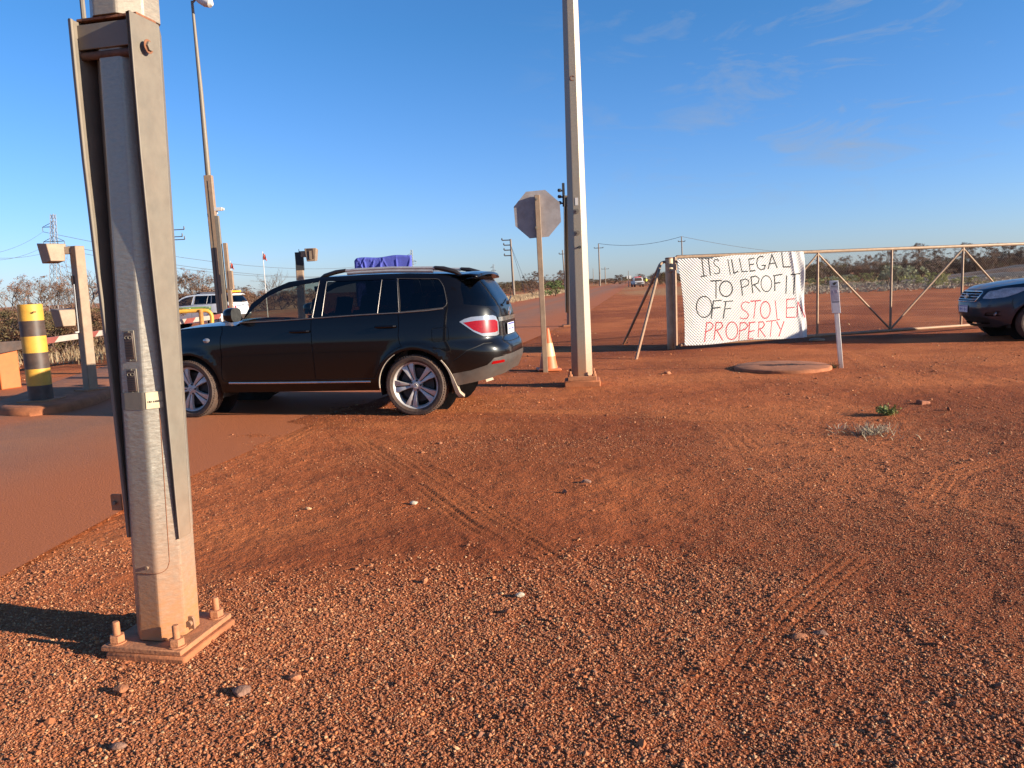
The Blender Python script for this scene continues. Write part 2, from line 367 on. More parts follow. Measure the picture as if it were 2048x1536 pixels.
def build_road():
    ys = np.concatenate([np.arange(-40, 2, 4.), np.arange(2, 30, .25), np.geomspace(30, 1000, 90)]); n = 36
    xl, xr = road_x(ys, ROAD_L) - .3, road_x(ys, ROAD_R) + .3; t = np.linspace(0, 1, n)
    X = xl[:, None] * (1 - t) + xr[:, None] * t; Y = np.repeat(ys[:, None], n, 1)
    Z = .004 + .004 * np.sin(t * pi)[None, :] + (fbm(X * .8, Y * .8, 5, 3) - .5) * .006
    V = np.stack([X, Y, Z], 2).reshape(-1, 3); i = (np.arange(len(ys) - 1)[:, None] * n + np.arange(n - 1)[None, :]).ravel()
    F = np.stack([i, i + 1, i + n + 1, i + n], 1)
    m = bpy.data.materials.new('dusty_asphalt'); m.use_nodes = True; nt = m.node_tree; N = nt.nodes.new; L = nt.links.new
    b = nt.nodes['Principled BSDF']; b.inputs['Roughness'].default_value = .85; b.inputs['Specular IOR Level'].default_value = .2
    g = N('ShaderNodeNewGeometry'); P = g.outputs['Position']
    uvn = N('ShaderNodeAttribute'); uvn.attribute_name = 'lane'
    def noise(sc, det=5, v=P):
        n_ = N('ShaderNodeTexNoise'); n_.inputs['Scale'].default_value = sc; n_.inputs['Detail'].default_value = det; n_.inputs['Roughness'].default_value = .65; L(v, n_.inputs['Vector']); return n_.outputs[0]
    def mixc(f, a, c):
        x = N('ShaderNodeMix'); x.data_type = 'RGBA'; L(f, x.inputs['Factor'])
        for k, q in (('A', a), ('B', c)):
            if isinstance(q, tuple): x.inputs[k].default_value = (*q, 1)
            else: L(q, x.inputs[k])
        return x.outputs['Result']
    def rng(v, a, c, lo=0., hi=1.):
        x = N('ShaderNodeMapRange'); x.inputs[1].default_value = a; x.inputs[2].default_value = c; x.inputs[3].default_value = lo; x.inputs[4].default_value = hi; L(v, x.inputs[0]); return x.outputs[0]
    c = mixc(rng(noise(60, 3), .35, .65), (.16, .088, .06), (.33, .158, .092))
    c = mixc(rng(noise(.8, 5), .35, .7, .1, .85), c, (.40, .158, .074))
    c = mixc(uvn.outputs['Fac'], c, (.43, .125, .043))
    L(c, b.inputs['Base Color'])
    bp = N('ShaderNodeBump'); bp.inputs['Strength'].default_value = .8; bp.inputs['Distance'].default_value = .008; L(noise(75, 6), bp.inputs['Height']); L(bp.outputs[0], b.inputs['Normal'])
    o = npmesh('road', V, F, m, smooth=True)
    lane = o.data.attributes.new('lane', 'FLOAT', 'POINT')
    dirt = np.clip(1.35 - 4.2 * np.minimum(t, 1 - t), 0, 1)[None, :] + .55 * np.exp(-((t - .5) / .045) ** 2)[None, :] + .3 * np.exp(-((t - .27) / .03) ** 2)[None, :]
    dirt = np.clip(dirt * (.55 + .9 * fbm(X * 1.5, Y * .4, 91, 4)) + .12, 0, 1)
    lane.data.foreach_set('value', dirt.astype(np.float32).ravel())
    return tag(o, kind='structure')
build_ground(); build_road()

def build_gravel():
    rg = np.random.default_rng(5); P = []
    def zone(y0, y1, dens, smin, smed, gp_, base=.03, field='grit', sig=.42, xpad=.3):
        n = int(dens * ((y1 - y0) * (y1 + y0) * .68 + (y1 - y0) * 2 * xpad)); t = rg.random(n)
        y = np.sqrt(y0 * y0 + t * (y1 * y1 - y0 * y0)); x = (rg.random(n) * 2 - 1) * (.68 * y + xpad)
        h, g, d, k = soil_fields(x, y); g = getattr(soil_fields, field)
        keep = rg.random(n) < (g ** gp_ * (1 - base) + base) * (1 - .55 * d) * (1 - k * .88)
        x, y, h = x[keep], y[keep], h[keep]; n = len(x)
        s = smed * np.exp(rg.normal(0, sig, n)); s = np.clip(s, smin, smed * 2.4)
        P.append(np.stack([x, y, h, s], 1))
    H, G = 'heap', 'grit'
    zone(1.85, 4.8, 10000, .0028, .0043, 1.0, .0, H, .3); zone(1.85, 4.8, 160, .0055, .0075, 1.0, .01, H, .3); zone(1.85, 5.2, 4, .009, .013, .8, .1, H)
    zone(4.6, 9.5, 500, .0035, .0050, 1.1, .10, G, .35); zone(5.2, 12, 22, .007, .011, .7, .1, G); zone(9.5, 22, 40, .008, .011, .8, .05, G)
    n0 = sum(len(p) for p in P)
    zone(1.85, 4.8, 14500, .0020, .0031, 1.0, .03, G, .3); zone(4.8, 8.5, 6500, .0024, .0036, 1.0, .13, G, .3); zone(8.5, 14, 1100, .0035, .005, .9, .16, G, .35)
    P = np.concatenate(P); big, small = P[:n0], P[n0:]
    def shape(P, bv, bf, jit):
        n = len(P); nv = len(bv)
        V = np.repeat(bv[None], n, 0) * (1 + rg.normal(0, jit, (n, nv, 1)))
        V *= np.stack([rg.uniform(.75, 1.35, n), rg.uniform(.7, 1.2, n), rg.uniform(.5, .9, n)], 1)[:, None, :]
        a = rg.random(n) * 2 * pi; b = rg.normal(0, .4, n); ca, sa, cb, sb = np.cos(a), np.sin(a), np.cos(b), np.sin(b)
        x, y, z = V[..., 0], V[..., 1], V[..., 2]
        x, z = x * cb[:, None] + z * sb[:, None], -x * sb[:, None] + z * cb[:, None]
        x, y = x * ca[:, None] - y * sa[:, None], x * sa[:, None] + y * ca[:, None]
        s = P[:, 3][:, None]; sink = rg.uniform(-.25, .35, n)[:, None]
        V = np.stack([x * s + P[:, 0][:, None], y * s + P[:, 1][:, None], z * s + P[:, 2][:, None] + s * sink], 2)
        return V.reshape(-1, 3), (bf[None] + (np.arange(n) * nv)[:, None, None]).reshape(-1, 3)
    ic = bmesh.new(); bmesh.ops.create_icosphere(ic, subdivisions=1, radius=1); ic.verts.ensure_lookup_table()
    bv = np.array([v.co[:] for v in ic.verts]); bf = np.array([[v.index for v in f.verts] for f in ic.faces]); ic.free()
    ov = np.array([(1, 0, 0), (-.5, .87, 0), (-.5, -.87, 0), (.5, .5, .75), (-.6, .1, .8), (.2, -.6, .8)], float); of = np.array([(3, 4, 5), (0, 3, 5), (0, 1, 3), (1, 4, 3), (1, 2, 4), (2, 5, 4), (2, 0, 5), (2, 1, 0)])
    V1, F1 = shape(big, bv, bf, .17); V2, F2 = shape(small, ov, of, .2)
    V = np.concatenate([V1, V2]); F = np.concatenate([F1, F2 + len(V1)])
    m = bpy.data.materials.new('ironstone_gravel'); m.use_nodes = True; nt = m.node_tree; N = nt.nodes.new; L = nt.links.new
    bs = nt.nodes['Principled BSDF']; bs.inputs['Roughness'].default_value = .8; bs.inputs['Specular IOR Level'].default_value = .25
    g = N('ShaderNodeNewGeometry'); cr = N('ShaderNodeValToRGB'); L(g.outputs['Random Per Island'], cr.inputs[0])
    e = cr.color_ramp.elements; e[0].position = 0; e[0].color = (.22, .066, .027, 1); e[1].position = 1; e[1].color = (.58, .345, .17, 1)
    for p, c in ((.3, (0.340, 0.110, 0.044)), (.55, (0.440, 0.176, 0.076)), (.72, (0.270, 0.110, 0.060)), (.86, (0.480, 0.150, 0.046)), (.95, (0.540, 0.255, 0.116))):
        q = e.new(p); q.color = (*c, 1)
    L(cr.outputs[0], bs.inputs['Base Color'])
    o = npmesh('gravel', V, F, m, k=3)
    return tag(o, 'loose red brown ironstone gravel over the bare soil', 'gravel', kind='stuff')
build_gravel()
# ================================================================== MATERIALS
GALV = mat('galvanised_steel', (.34, .315, .26), .40, .55, .06, 12, bump=.17, bs=8, dust=.95, dusth=.75, dustn=.16, rvar=.08, stretch=(4, 4, 9))
GALVD = mat('dusty_galvanised_steel', (.185, .16, .122), .6, .2, .055, 14, bump=.05, bs=40, dust=.6, dusth=.8, dustn=.12, rvar=.06)
GALVB = mat('brushed_galvanised_steel', (.30, .27, .21), .5, .3, .07, 9, bump=.10, bs=12, dust=.9, dusth=.7, dustn=.25, rvar=.1, stretch=(4, 4, 14))
RUSTD = mat('dust_caked_steel', (.42, .165, .07), .8, 0, .12, 20, bump=.3, bs=70)
RUST = mat('rusted_edge', (.26, .10, .045), .8, .1, .2, 30, bump=.3, bs=90)
DARKM = mat('dark_recess', (.03, .028, .027), .6, .2, .2, 20)
CONC = mat('dusty_concrete', (.38, .125, .046), .9, 0, .16, 6, bump=.4, bs=50)
BLACK = mat('black_paint', (.028, .027, .027), .5, 0, .25, 12, dustn=.25)
YELLOW = mat('yellow_paint', (.62, .32, .035), .55, 0, .08, 10, dust=.2, dusth=.5, dustn=.2, bump=.1, bs=60)
WHITE = mat('white_paint', (.62, .585, .53), .5, 0, .05, 8, dust=.5, dusth=.25, dustn=.15)
LABEL = mat('engraved_label', (.55, .43, .27), .5, .1, .08, 30)
INK = mat('dark_lettering', (.03, .025, .022), .7, 0, .2, 30)
TAN = mat('dusty_tan_metal', (.27, .20, .135), .6, .1, .10, 8, dustn=.35, bump=.15, bs=50)
BARKW = mat('weathered_timber_pole', (.26, .20, .15), .85, 0, .2, 9, bump=.4, bs=30, stretch=(8, 8, 1))
WIRE = mat('weathered_conductor', (.13, .125, .12), .5, .4, .1, 20)
RUBBER = mat('dusty_tyre_rubber', (.038, .031, .027), .8, 0, .3, 22, bump=.3, bs=60, dustn=.22)
def octo(c, r, z, rz, xy=None, n=8):
    """octagon of across-flats radius r with a flat facing local -y, at height z, turned by rz"""
    R = r / cos(pi / n); o = []
    for k in range(n):
        a = pi / n + 2 * pi * k / n + rz; o.append(Vector((c[0] + R * cos(a), c[1] + R * sin(a), z)))
    return o
def octo_tube(mb, secs, rz, n=8, cap=True, fillet=.09):
    """tapered folded octagonal tube with eased arrises; secs: (centre xy, across-flats radius, z)"""
    rows = []
    for (c, r, z) in secs:
        v = octo(c, r, z, rz, n=n); row = []
        for k in range(n):
            p, a, b = v[k], v[k - 1], v[(k + 1) % n]
            for t in (fillet, fillet * .4):
                row.append(p.lerp(a, t) * 1 if t == fillet else p.lerp(a, t).lerp(p.lerp(b, t), .5).lerp(p.lerp(a, t), .45))
            row.append(p.lerp(b, fillet * .4).lerp(p.lerp(a, fillet * .4), .5).lerp(p.lerp(b, fillet * .4), .45)); row.append(p.lerp(b, fillet))
        rows.append(row)
    m = len(rows[0]); vs = [p for r_ in rows for p in r_]; fs = []
    for i in range(len(rows) - 1):
        for j in range(m): fs.append((i * m + j, i * m + (j + 1) % m, (i + 1) * m + (j + 1) % m, (i + 1) * m + j))
    if cap: fs += [tuple(range(m - 1, -1, -1)), tuple((len(rows) - 1) * m + j for j in range(m))]
    mb.add(vs, fs); return mb
def hexnut(mb, c, r, h): mb.lathe([(r * .9, 0), (r, h * .12), (r, h * .88), (r * .9, h)], Matrix.Translation(c), 6); return mb
def text_on(name, s, size, M, m, parent, ext=.0006):
    cu = bpy.data.curves.new(name, 'FONT'); cu.body = s; cu.size = size; cu.extrude = ext; cu.align_x = 'LEFT'
    o = bpy.data.objects.new(name, cu); cu.materials.append(m); COL.objects.link(o); o.matrix_world = M
    bpy.context.view_layer.update(); me = bpy.data.meshes.new_from_object(o.evaluated_get(bpy.context.evaluated_depsgraph_get()))
    me.transform(M); bpy.data.objects.remove(o); return link(name, me, parent)

# ================================================================== FOREGROUND HINGED LIGHT POLE
def hinged_pole():
    rz = radians(-12); B = Vector((-1.525, 3.165, 0)); T = Vector((-1.44, 3.165, 2.61))
    ax = (T - B) / 2.61
    X = Vector((cos(rz), sin(rz), 0)); Y = Vector((-sin(rz), cos(rz), 0))     # local right / away
    def P(x, y, z): return B + ax * z + X * x + Y * y
    def C(z): p = B + ax * z; return (p.x, p.y)
    root = thing('light_pole', B, 'galvanised hinged light pole bolted to a base plate in the near gravel', 'light pole')
    fl = .118
    m = MB(); octo_tube(m, [(C(z), fl - .012 * z / 2.5, z) for z in (.05, .6, 1.2, 1.8, 2.44)], rz)
    m.build('column', GALV, root, 0)
    # base plate, packers, bolts
    m = MB(); m.prism([(-.185, -.185), (.185, -.185), (.185, .185), (-.185, .185)], P(0, 0, .0225), X, Y, (0, 0, .022)); m.build('base_plate', RUSTD, root, bevel=.004)
    m = MB(); m.prism([(-.17, -.195), (.197, -.195), (.197, .18), (-.17, .18)], P(.012, .0, -.03), X, Y, (0, 0, .052)); m.build('grout_pad', CONC, root, bevel=.01)
    for sx, sy in ((-1, -1), (1, -1), (1, 1), (-1, 1)):
        p = P(sx * .14, sy * .14, .0445)
        b = MB(); b.lathe([(.0145, 0), (.0145, .085), (.012, .09)], Matrix.Translation(p), 14); bo = b.build('anchor_bolt', RUSTD, root)
        n = MB(); hexnut(n, p + Vector((0, 0, .004)), .031, .03); n.lathe([(.036, 0), (.036, .004)], Matrix.Translation(p), 20); n.build('nut', RUSTD, bo, 30)
    # earthing lug at the foot
    m = MB(); m.prism([(-.028, 0), (.028, 0), (.028, .045), (.02, .055), (-.02, .055), (-.028, .045)], P(.118, -.03, .065), X, (0, 0, 1), Y * .012)
    lug = m.build('earth_lug', GALVD, root, bevel=.002)
    m = MB(); q = P(.128, -.031, .092); m.tube([q, q - Y * .014], .013, 12); m.build('bolt', GALVD, lug)
    # access door, wrapped round the front and right-front facets
    z0, z1 = .34, 1.02; pts = []
    def facets(z, off):
        r = fl - .012 * z / 2.5 + off; v = [Vector((*C(z), z)) + (q - Vector((0, 0, 0))) for q in octo((0, 0), r, 0, rz)]
        return v
    def on_facets(s, z, off):
        """s in metres from the middle of the front facet going right round the column"""
        r = fl - .012 * z / 2.5; side = 2 * r * tan(pi / 8); k = 0; a = s
        ang = -pi / 2
        while a > side / 2: a -= side; ang += pi / 4
        while a < -side / 2: a += side; ang -= pi / 4
        n = X * cos(ang) + Y * sin(ang); t = X * -sin(ang) + Y * cos(ang)
        return Vector((*C(z), z)) + n * (r + off) + t * a, n
    m = MB(); cols = np.concatenate([np.linspace(-.048, .0, 5), np.linspace(.01, .1, 12)]); rows = 24; G = []
    for i in range(rows + 1):
        t = i / rows; row = []
        for s in cols:
            d = max(0, s - .06); zz0 = z0 + (.04 - sqrt(max(0, .04 ** 2 - d ** 2)))
            zz = zz0 + (z1 - zz0) * t
            p = on_facets(s, zz, .0035)[0]; row.append(p)
        G.append(row)
    m.grid(G)
    edge = [G[0][j] for j in range(len(cols))] + [G[i][-1] for i in range(rows + 1)]
    dr = m.build('access_door', GALV, root, 50)
    m = MB(); m.tube(edge, .0018, 5); m.build('door_seam', RUST, dr)
    for s in (.0, ):
        p, n = on_facets(.012, .345, .004); m = MB(); m.tube([p + Vector((0, 0, .02)), p + Vector((0, 0, .02)) + n * .008], .007, 10); m.build('screw', GALVD, dr)
    # strap with engraved number plate over the door top
    m = MB(); G = [[on_facets(s, z, .006)[0] for s in np.linspace(-.05, .135, 24)] for z in (1.02, 1.055, 1.09)]; m.grid(G); st = m.build('strap', GALVD, root, 50)
    m = MB(); G = [[on_facets(s, z, .009)[0] for s in np.linspace(.052, .135, 12)] for z in (1.022, 1.055, 1.088)]; m.grid(G); m.build('number_plate', LABEL, st, 50)
    p, n = on_facets(.058, 1.046, .0105); tx = (X * -sin(-pi / 4) + Y * cos(-pi / 4)).normalized(); M3 = Matrix((tx, Vector((0, 0, 1)), tx.cross(Vector((0, 0, 1))))).transposed().to_4x4()
    text_on('plate_lettering', 'HD 64081-0277', .0115, Matrix.Translation(p) @ M3, INK, st)
    # two black louvred sockets let into the front facet
    for zc, hh in ((1.275, .062), (1.135, .05)):
        m = MB(); m.prism([(-.024, -hh), (.024, -hh), (.024, hh), (-.024, hh)], on_facets(.0, zc, -.004)[0], X, (0, 0, 1), -Y * .0065); so_ = m.build('socket_plate', GALVD, root, bevel=.002)
        m = MB(); m.prism([(-.019, -hh * .82), (.019, -hh * .82), (.019, hh * .84), (-.019, hh * .84)], on_facets(.0, zc, -.001)[0], X, (0, 0, 1), -Y * .0075); m.build('socket_face', BLACK, so_, bevel=.002)
        m = MB()
        for k in range(6): m.box(on_facets(0, zc - hh * .6 + k * hh * .17, .0075)[0], (.034, .0016, .0022), Matrix((X, Y, Vector((0, 0, 1)))).transposed())
        m.build('louvre', DARKM, so_)
        m = MB()
        for s in (-.007, .007):
            c = on_facets(s, zc + hh * .55, .008)[0]; m.tube([c + Vector((0.0075 * cos(a), 0, .006 * sin(a))) for a in np.linspace(0, 2 * pi, 13)], .0014, 5, cap=False)
        m.build('badge_ring', GALVD, so_)
        for s in (1, -1):
            m = MB(); c = on_facets(0, zc + s * hh * .91, .003)[0]; m.tube([c, c - Y * .003], .004, 10); m.build('screw', GALVD, so_)
    # the swinging channel that carries the upper pole: two side plates and a back
    zb, zt = .47, 2.51; ZS = [.47, .8, 1.2, 1.6, 2.0, 2.3, 2.51]; YF = [-.058, -.072, -.09, -.117, -.138, -.146, -.15]
    def sheet(name, pts_of_z, mm, th=.011):
        """folded plate: a section polyline (x, y) per height, thickened outwards"""
        m = MB(); vs = []; k = None
        for z in ZS:
            pl = [Vector(p) for p in pts_of_z(z)]; k = len(pl); out = []
            for i, p in enumerate(pl):
                t = (pl[min(i + 1, k - 1)] - pl[max(i - 1, 0)]).normalized(); out.append(p + Vector((-t.y, t.x)) * -th)
            vs += [P(p.x, p.y, z) for p in pl] + [P(p.x, p.y, z) for p in reversed(out)]
        n = 2 * k; R_ = len(ZS); fs = [(i * n + j, i * n + (j + 1) % n, (i + 1) * n + (j + 1) % n, (i + 1) * n + j) for i in range(R_ - 1) for j in range(n)]
        for j in range(k - 1):
            fs += [(j, n - 1 - j, n - 2 - j, j + 1), tuple((R_ - 1) * n + q for q in (j, j + 1, n - 2 - j, n - 1 - j))]
        m.add(vs, fs); o = m.build(name, mm, root, 30)
        bm = bmesh.new(); bm.from_mesh(o.data); bmesh.ops.recalc_face_normals(bm, faces=bm.faces); bm.to_mesh(o.data); bm.free()
        b = o.modifiers.new('bevel', 'BEVEL'); b.width = .003; b.segments = 2; b.limit_method = 'ANGLE'
        return o
    yf = lambda z: float(np.interp(z, ZS, YF)); xs = lambda z: .126 + .008 * (z - .47) / 2.06
    sheet('side_plate', lambda z: [(-xs(z) + .016, yf(z) - .004), (-xs(z), yf(z)), (-xs(z), .05)], GALVD, .012)
    sheet('side_plate', lambda z: [(xs(z), .012), (xs(z), yf(z)), (xs(z) - .003, yf(z) - .003)], GALVD, .02)
    sheet('back_plate', lambda z: [(-xs(z), .052), (-.062, .128), (.062, .128), (xs(z), .014)], GALVD)
    m = MB(); m.prism([(-.13, -.05), (.13, -.05), (.13, .04), (-.13, .04)], P(0, -.118, 2.455), X, (0, 0, 1), Y * .01); m.build('cross_plate', GALVD, root, bevel=.002)
    m = MB(); m.tube([P(-.133, -.1, 2.385), P(.133, -.1, 2.385)], .015, 14); m.build('hinge_pin', mat('brown_rust', (.13, .065, .04), .75, .1, .2, 30), root)
    m = MB(); c = P(.152, -.085, 2.40)
    m.tube([c, c + X * .012], .018, 6); pn = m.build('pin_nut', GALVD, root, 30)
    m = MB(); m.tube([c + X * .001, c + X * .003], .026, 20); m.build('washer', RUST, pn, 30)
    m = MB(); m.prism([(-.13, -.11), (.13, -.11), (.13, .0), (.06, .128), (-.06, .128), (-.13, .05)], P(0, 0, 2.511), X, Y, (0, 0, .01)); m.build('head_plate', RUST, root, bevel=.002)
    # locking tab on the left plate
    m = MB(); m.prism([(-.05, -.035), (0, -.035), (0, .035), (-.045, .035), (-.05, .03)], P(-.137, -.06, .62), X, (0, 0, 1), Y * .008); tb = m.build('lock_tab', RUSTD, root, bevel=.002)
    m = MB(); q = P(-.165, -.061, .62); m.tube([q, q - Y * .012], .008, 8); m.build('bolt', GALVD, tb)
    # upper pole above the hinge
    m = MB(); octo_tube(m, [(C(z), .118 - .01 * (z - 2.54) / 3, z) for z in (2.524, 3.5, 5, 7, 9)], rz); m.build('upper_pole', GALVB, root, 0)
    m = MB(); a = P(0, 0, 8.95); m.tube([a, a + Vector((.4, .3, .25)), a + Vector((1.2, .9, .4))], .03, 10); m.box(a + Vector((1.5, 1.1, .42)), (.75, .3, .12)); m.build('lamp_head', GALVD, root, bevel=.02)
    return root
hinged_pole()

# ================================================================== MIDDLE OCTAGONAL POLE WITH ITS FOOTING
def mid_pole():
    B = gp(1165, 770); B.z = 0; Y0 = B.y; T = at(1140, 0, Y0); ax = (T - B) / T.z; rz = radians(-5)
    def C(z): p = B + ax * z; return (p.x, p.y)
    root = thing('light_pole', B, 'tall octagonal galvanised pole on a rust-dusted footing beside the traffic cone', 'light pole')
    m = MB(); octo_tube(m, [(C(z), .148 - .0085 * z, z) for z in (.14, 1, 2, 3, 4, 6, 9)], rz); m.build('column', GALVB, root, 0)
    X = Vector((cos(rz), sin(rz), 0)); Yv = Vector((-sin(rz), cos(rz), 0))
    m = MB(); m.prism([(-.25, -.22), (.25, -.22), (.25, .22), (-.25, .22)], B + Vector((0, 0, -.03)), X, Yv, (0, 0, .115)); m.build('footing', CONC, root, bevel=.015)
    m = MB(); m.prism([(-.2, -.2), (.2, -.2), (.2, .2), (-.2, .2)], B + Vector((0, 0, .085)), X, Yv, (0, 0, .06)); m.build('base_plate', RUSTD, root, bevel=.006)
    for sx in (-1, 1):
        for sy in (-1, 1):
            p = B + X * sx * .165 + Yv * sy * .165 + Vector((0, 0, .145)); m = MB(); m.lathe([(.016, 0), (.016, .07), (.012, .075)], Matrix.Translation(p), 10); hexnut(m, p, .03, .03); m.build('anchor_bolt', RUSTD, root, 30)
    n = -Yv
    for px, py, kind in ((1150, 405, 'p'), (1152, 424, 'b'), (1152, 467, 'b'), (1150, 496, 's')):
        p = at(px, py, Y0); z = p.z; c = Vector((*C(z), z)) + n * (.148 - .0085 * z - .002)
        m = MB()
        if kind == 'p': m.prism([(-.02, -.05), (.02, -.05), (.02, .05), (-.02, .05)], c, X, (0, 0, 1), n * .006); m.build('tag_plate', WHITE, root)
        elif kind == 'b': m.tube([c, c + n * .02], .032, 14); m.tube([c, c + n * .03], .014, 6); m.build('bolt', GALVD, root, 30)
        else: m.tube([c, c + n * .07 + X * .02], .012, 8); m.tube([c + n * .06 + X * .018, c + n * .085 + X * .022], .022, 8); m.build('step_peg', DARKM, root, 30)
    c = Vector((*C(4.15), 4.15)) + n * .112
    m = MB(); m.tube([c + X * .03 * cos(a) + Vector((0, 0, .03 * sin(a))) for a in np.linspace(.6, 5.2, 14)], .006, 5); m.build('rust_ring', RUST, root)
    m = MB(); a = Vector((*C(8.9), 8.9)); m.tube([a, a + Vector((-.6, .5, .3)), a + Vector((-1.4, 1.2, .4))], .03, 8); m.box(a + Vector((-1.6, 1.4, .42)), (.7, .3, .12)); m.build('lamp_head', GALVD, root, bevel=.02)
mid_pole()

def far_hinged_pole():
    B = gp(1141, 652); Y0 = B.y; T = at(1137, 375, Y0); ax = Vector(((T.x - B.x) / T.z, 0, 1))
    root = thing('light_pole', B, 'slim hinged pole with a dark channel partly hidden behind the tall octagonal pole', 'light pole')
    P = lambda x, y, z: B + ax * z + Vector((x, y, 0))
    m = MB(); octo_tube(m, [((P(0, 0, z).x, P(0, 0, z).y), .12 - .008 * z, z) for z in (0, 2, 4)], 0); m.build('column', GALVD, root, 50)
    for s in (-1, 1):
        m = MB(); m.prism([(-.12, .45), (.16, .45), (.16, 4.3), (-.2, 4.3)], P(s * .15, 0, 0), (0, 1, 0), ax, (s * .012, 0, 0)); m.build('side_plate', GALVD, root)
    m = MB(); m.prism([(-.15, .45), (.15, .45), (.15, 4.3), (-.15, 4.3)], P(0, .16, 0), (1, 0, 0), ax, (0, .01, 0)); m.build('back_plate', GALVD, root)
    m = MB(); octo_tube(m, [((P(.05, 0, z).x, P(0, 0, z).y), .1 - .004 * z, z) for z in (4.3, 7, 9)], 0); m.build('upper_pole', GALVD, root, 50)
    m = MB()
    for z in (4.02, 4.22, 4.42):
        m.tube([P(-.15, -.05, z), P(-.34, -.05, z + .03)], .03, 6); m.lathe([(.05, -.05), (.07, 0), (.05, .05)], Matrix.Translation(P(-.3, -.05, z + .03)), 8)
    m.box(P(-.17, -.05, 4.3), (.08, .1, .75)); m.build('insulator_bracket', DARKM, root)
    m = MB(); m.box(P(0, 0, .02), (.5, .5, .06)); m.build('base_plate', RUSTD, root)
far_hinged_pole()

# ================================================================== LEFT STREET LAMP WITH CAMERA POST
def street_lamp():
    B = at(452, 700, 21.5); B.z = 0; T = at(384, 2, 21.5); ax = Vector(((T.x - B.x) / T.z, 0, 1))
    root = thing('street_lamp', B, 'tall thin street lamp with a cobra head standing behind the black car bonnet', 'street lamp')
    P = lambda x, y, z: B + ax * z + Vector((x, y, 0))
    m = MB(); m.tube([P(-.06, 0, 0), P(-.05, 0, 2), P(-.02, 0, 4.8)], [.10, .09, .075], 8); m.tube([P(-.02, 0, 4.8), P(0, 0, 7), P(0, 0, T.z)], [.075, .06, .035], 10); m.build('pole', GALVD, root, 50)
    m = MB(); m.prism([(-.105, -.08), (.105, -.08), (.105, .08), (-.105, .08)], P(-.02, 0, .4), (1, 0, 0), (0, 1, 0), ax * 4.35); m.build('channel', TAN, root, bevel=.01)
    m = MB(); m.prism([(-.012, -.003), (.012, -.003), (.012, 0), (-.012, 0)], P(-.03, -.081, .5), (1, 0, 0), (0, 1, 0), ax * 4.1); m.build('channel_shade_strip', DARKM, root)  # flat dark strip on the solid channel paints the shade of a recess
    q = P(0, 0, T.z); m = MB(); m.tube([q - Vector((0, 0, .05)), q + Vector((.12, 0, .06)), q + Vector((.2, 0, .02))], .03, 8); arm = m.build('lamp_arm', GALVD, root)
    m = MB(); A = q + Vector((.12, -.02, .05)); D = Vector((.95, -.25, -.42)).normalized(); Sd = Vector((0, 1, -.2)).normalized()
    m.tube([A, A + D * .1, A + D * .3, A + D * .45, A + D * .52], [.05, .09, .13, .11, .04], 12); m.build('lamp_head', WHITE, root)
    r2 = thing('camera_post', P(.27, -.25, 0), 'square steel post topped by a small security camera beside the thin street lamp', 'post')
    zt = at(438, 430, B.y - .25).z
    for s in (-.07, .08):
        m = MB(); m.prism([(-.05, -.05), (.05, -.05), (.05, .05), (-.05, .05)], P(.27 + s, -.25, 0), (1, 0, 0), (0, 1, 0), ax * (zt - (.02 if s < 0 else .75))); m.build('post_leg', [TAN, GALVD][s < 0], r2, bevel=.008)
    z = zt; c = P(.22, -.27, z + .03)
    m = MB(); m.tube([c, c + Vector((0, 0, .08))], .02, 6); m.box(c + Vector((.05, -.02, .12)), (.2, .1, .09)); m.tube([c + Vector((.15, -.02, .12)), c + Vector((.2, -.02, .115))], .035, 8); m.build('security_camera', WHITE, r2)
    m = MB(); m.box(P(.42, -.25, at(456, 560, 21).z), (.1, .12, .5)); m.build('junction_box', TAN, r2)
street_lamp()
def back_left_pole():
    B = gp(233, 680); B = at(233, 690, 24); B.z = 0; T = at(164, 0, 24)
    r = thing('light_pole', B, 'thin distant pole rising behind the left plate of the foreground pole', 'light pole')
    m = MB(); m.tube([B, B.lerp(T, .5), B.lerp(T, 1.1)], [.1, .085, .07], 8); m.build('pole', GALVD, r)
    q = B.lerp(T, 1.1); m = MB(); m.tube([q, q + Vector((-.3, 0, .2)), q + Vector((-.9, 0, .25))], .03, 6); m.box(q + Vector((-1.1, 0, .25)), (.6, .25, .1)); m.build('lamp_head', WHITE, r)
back_left_pole()

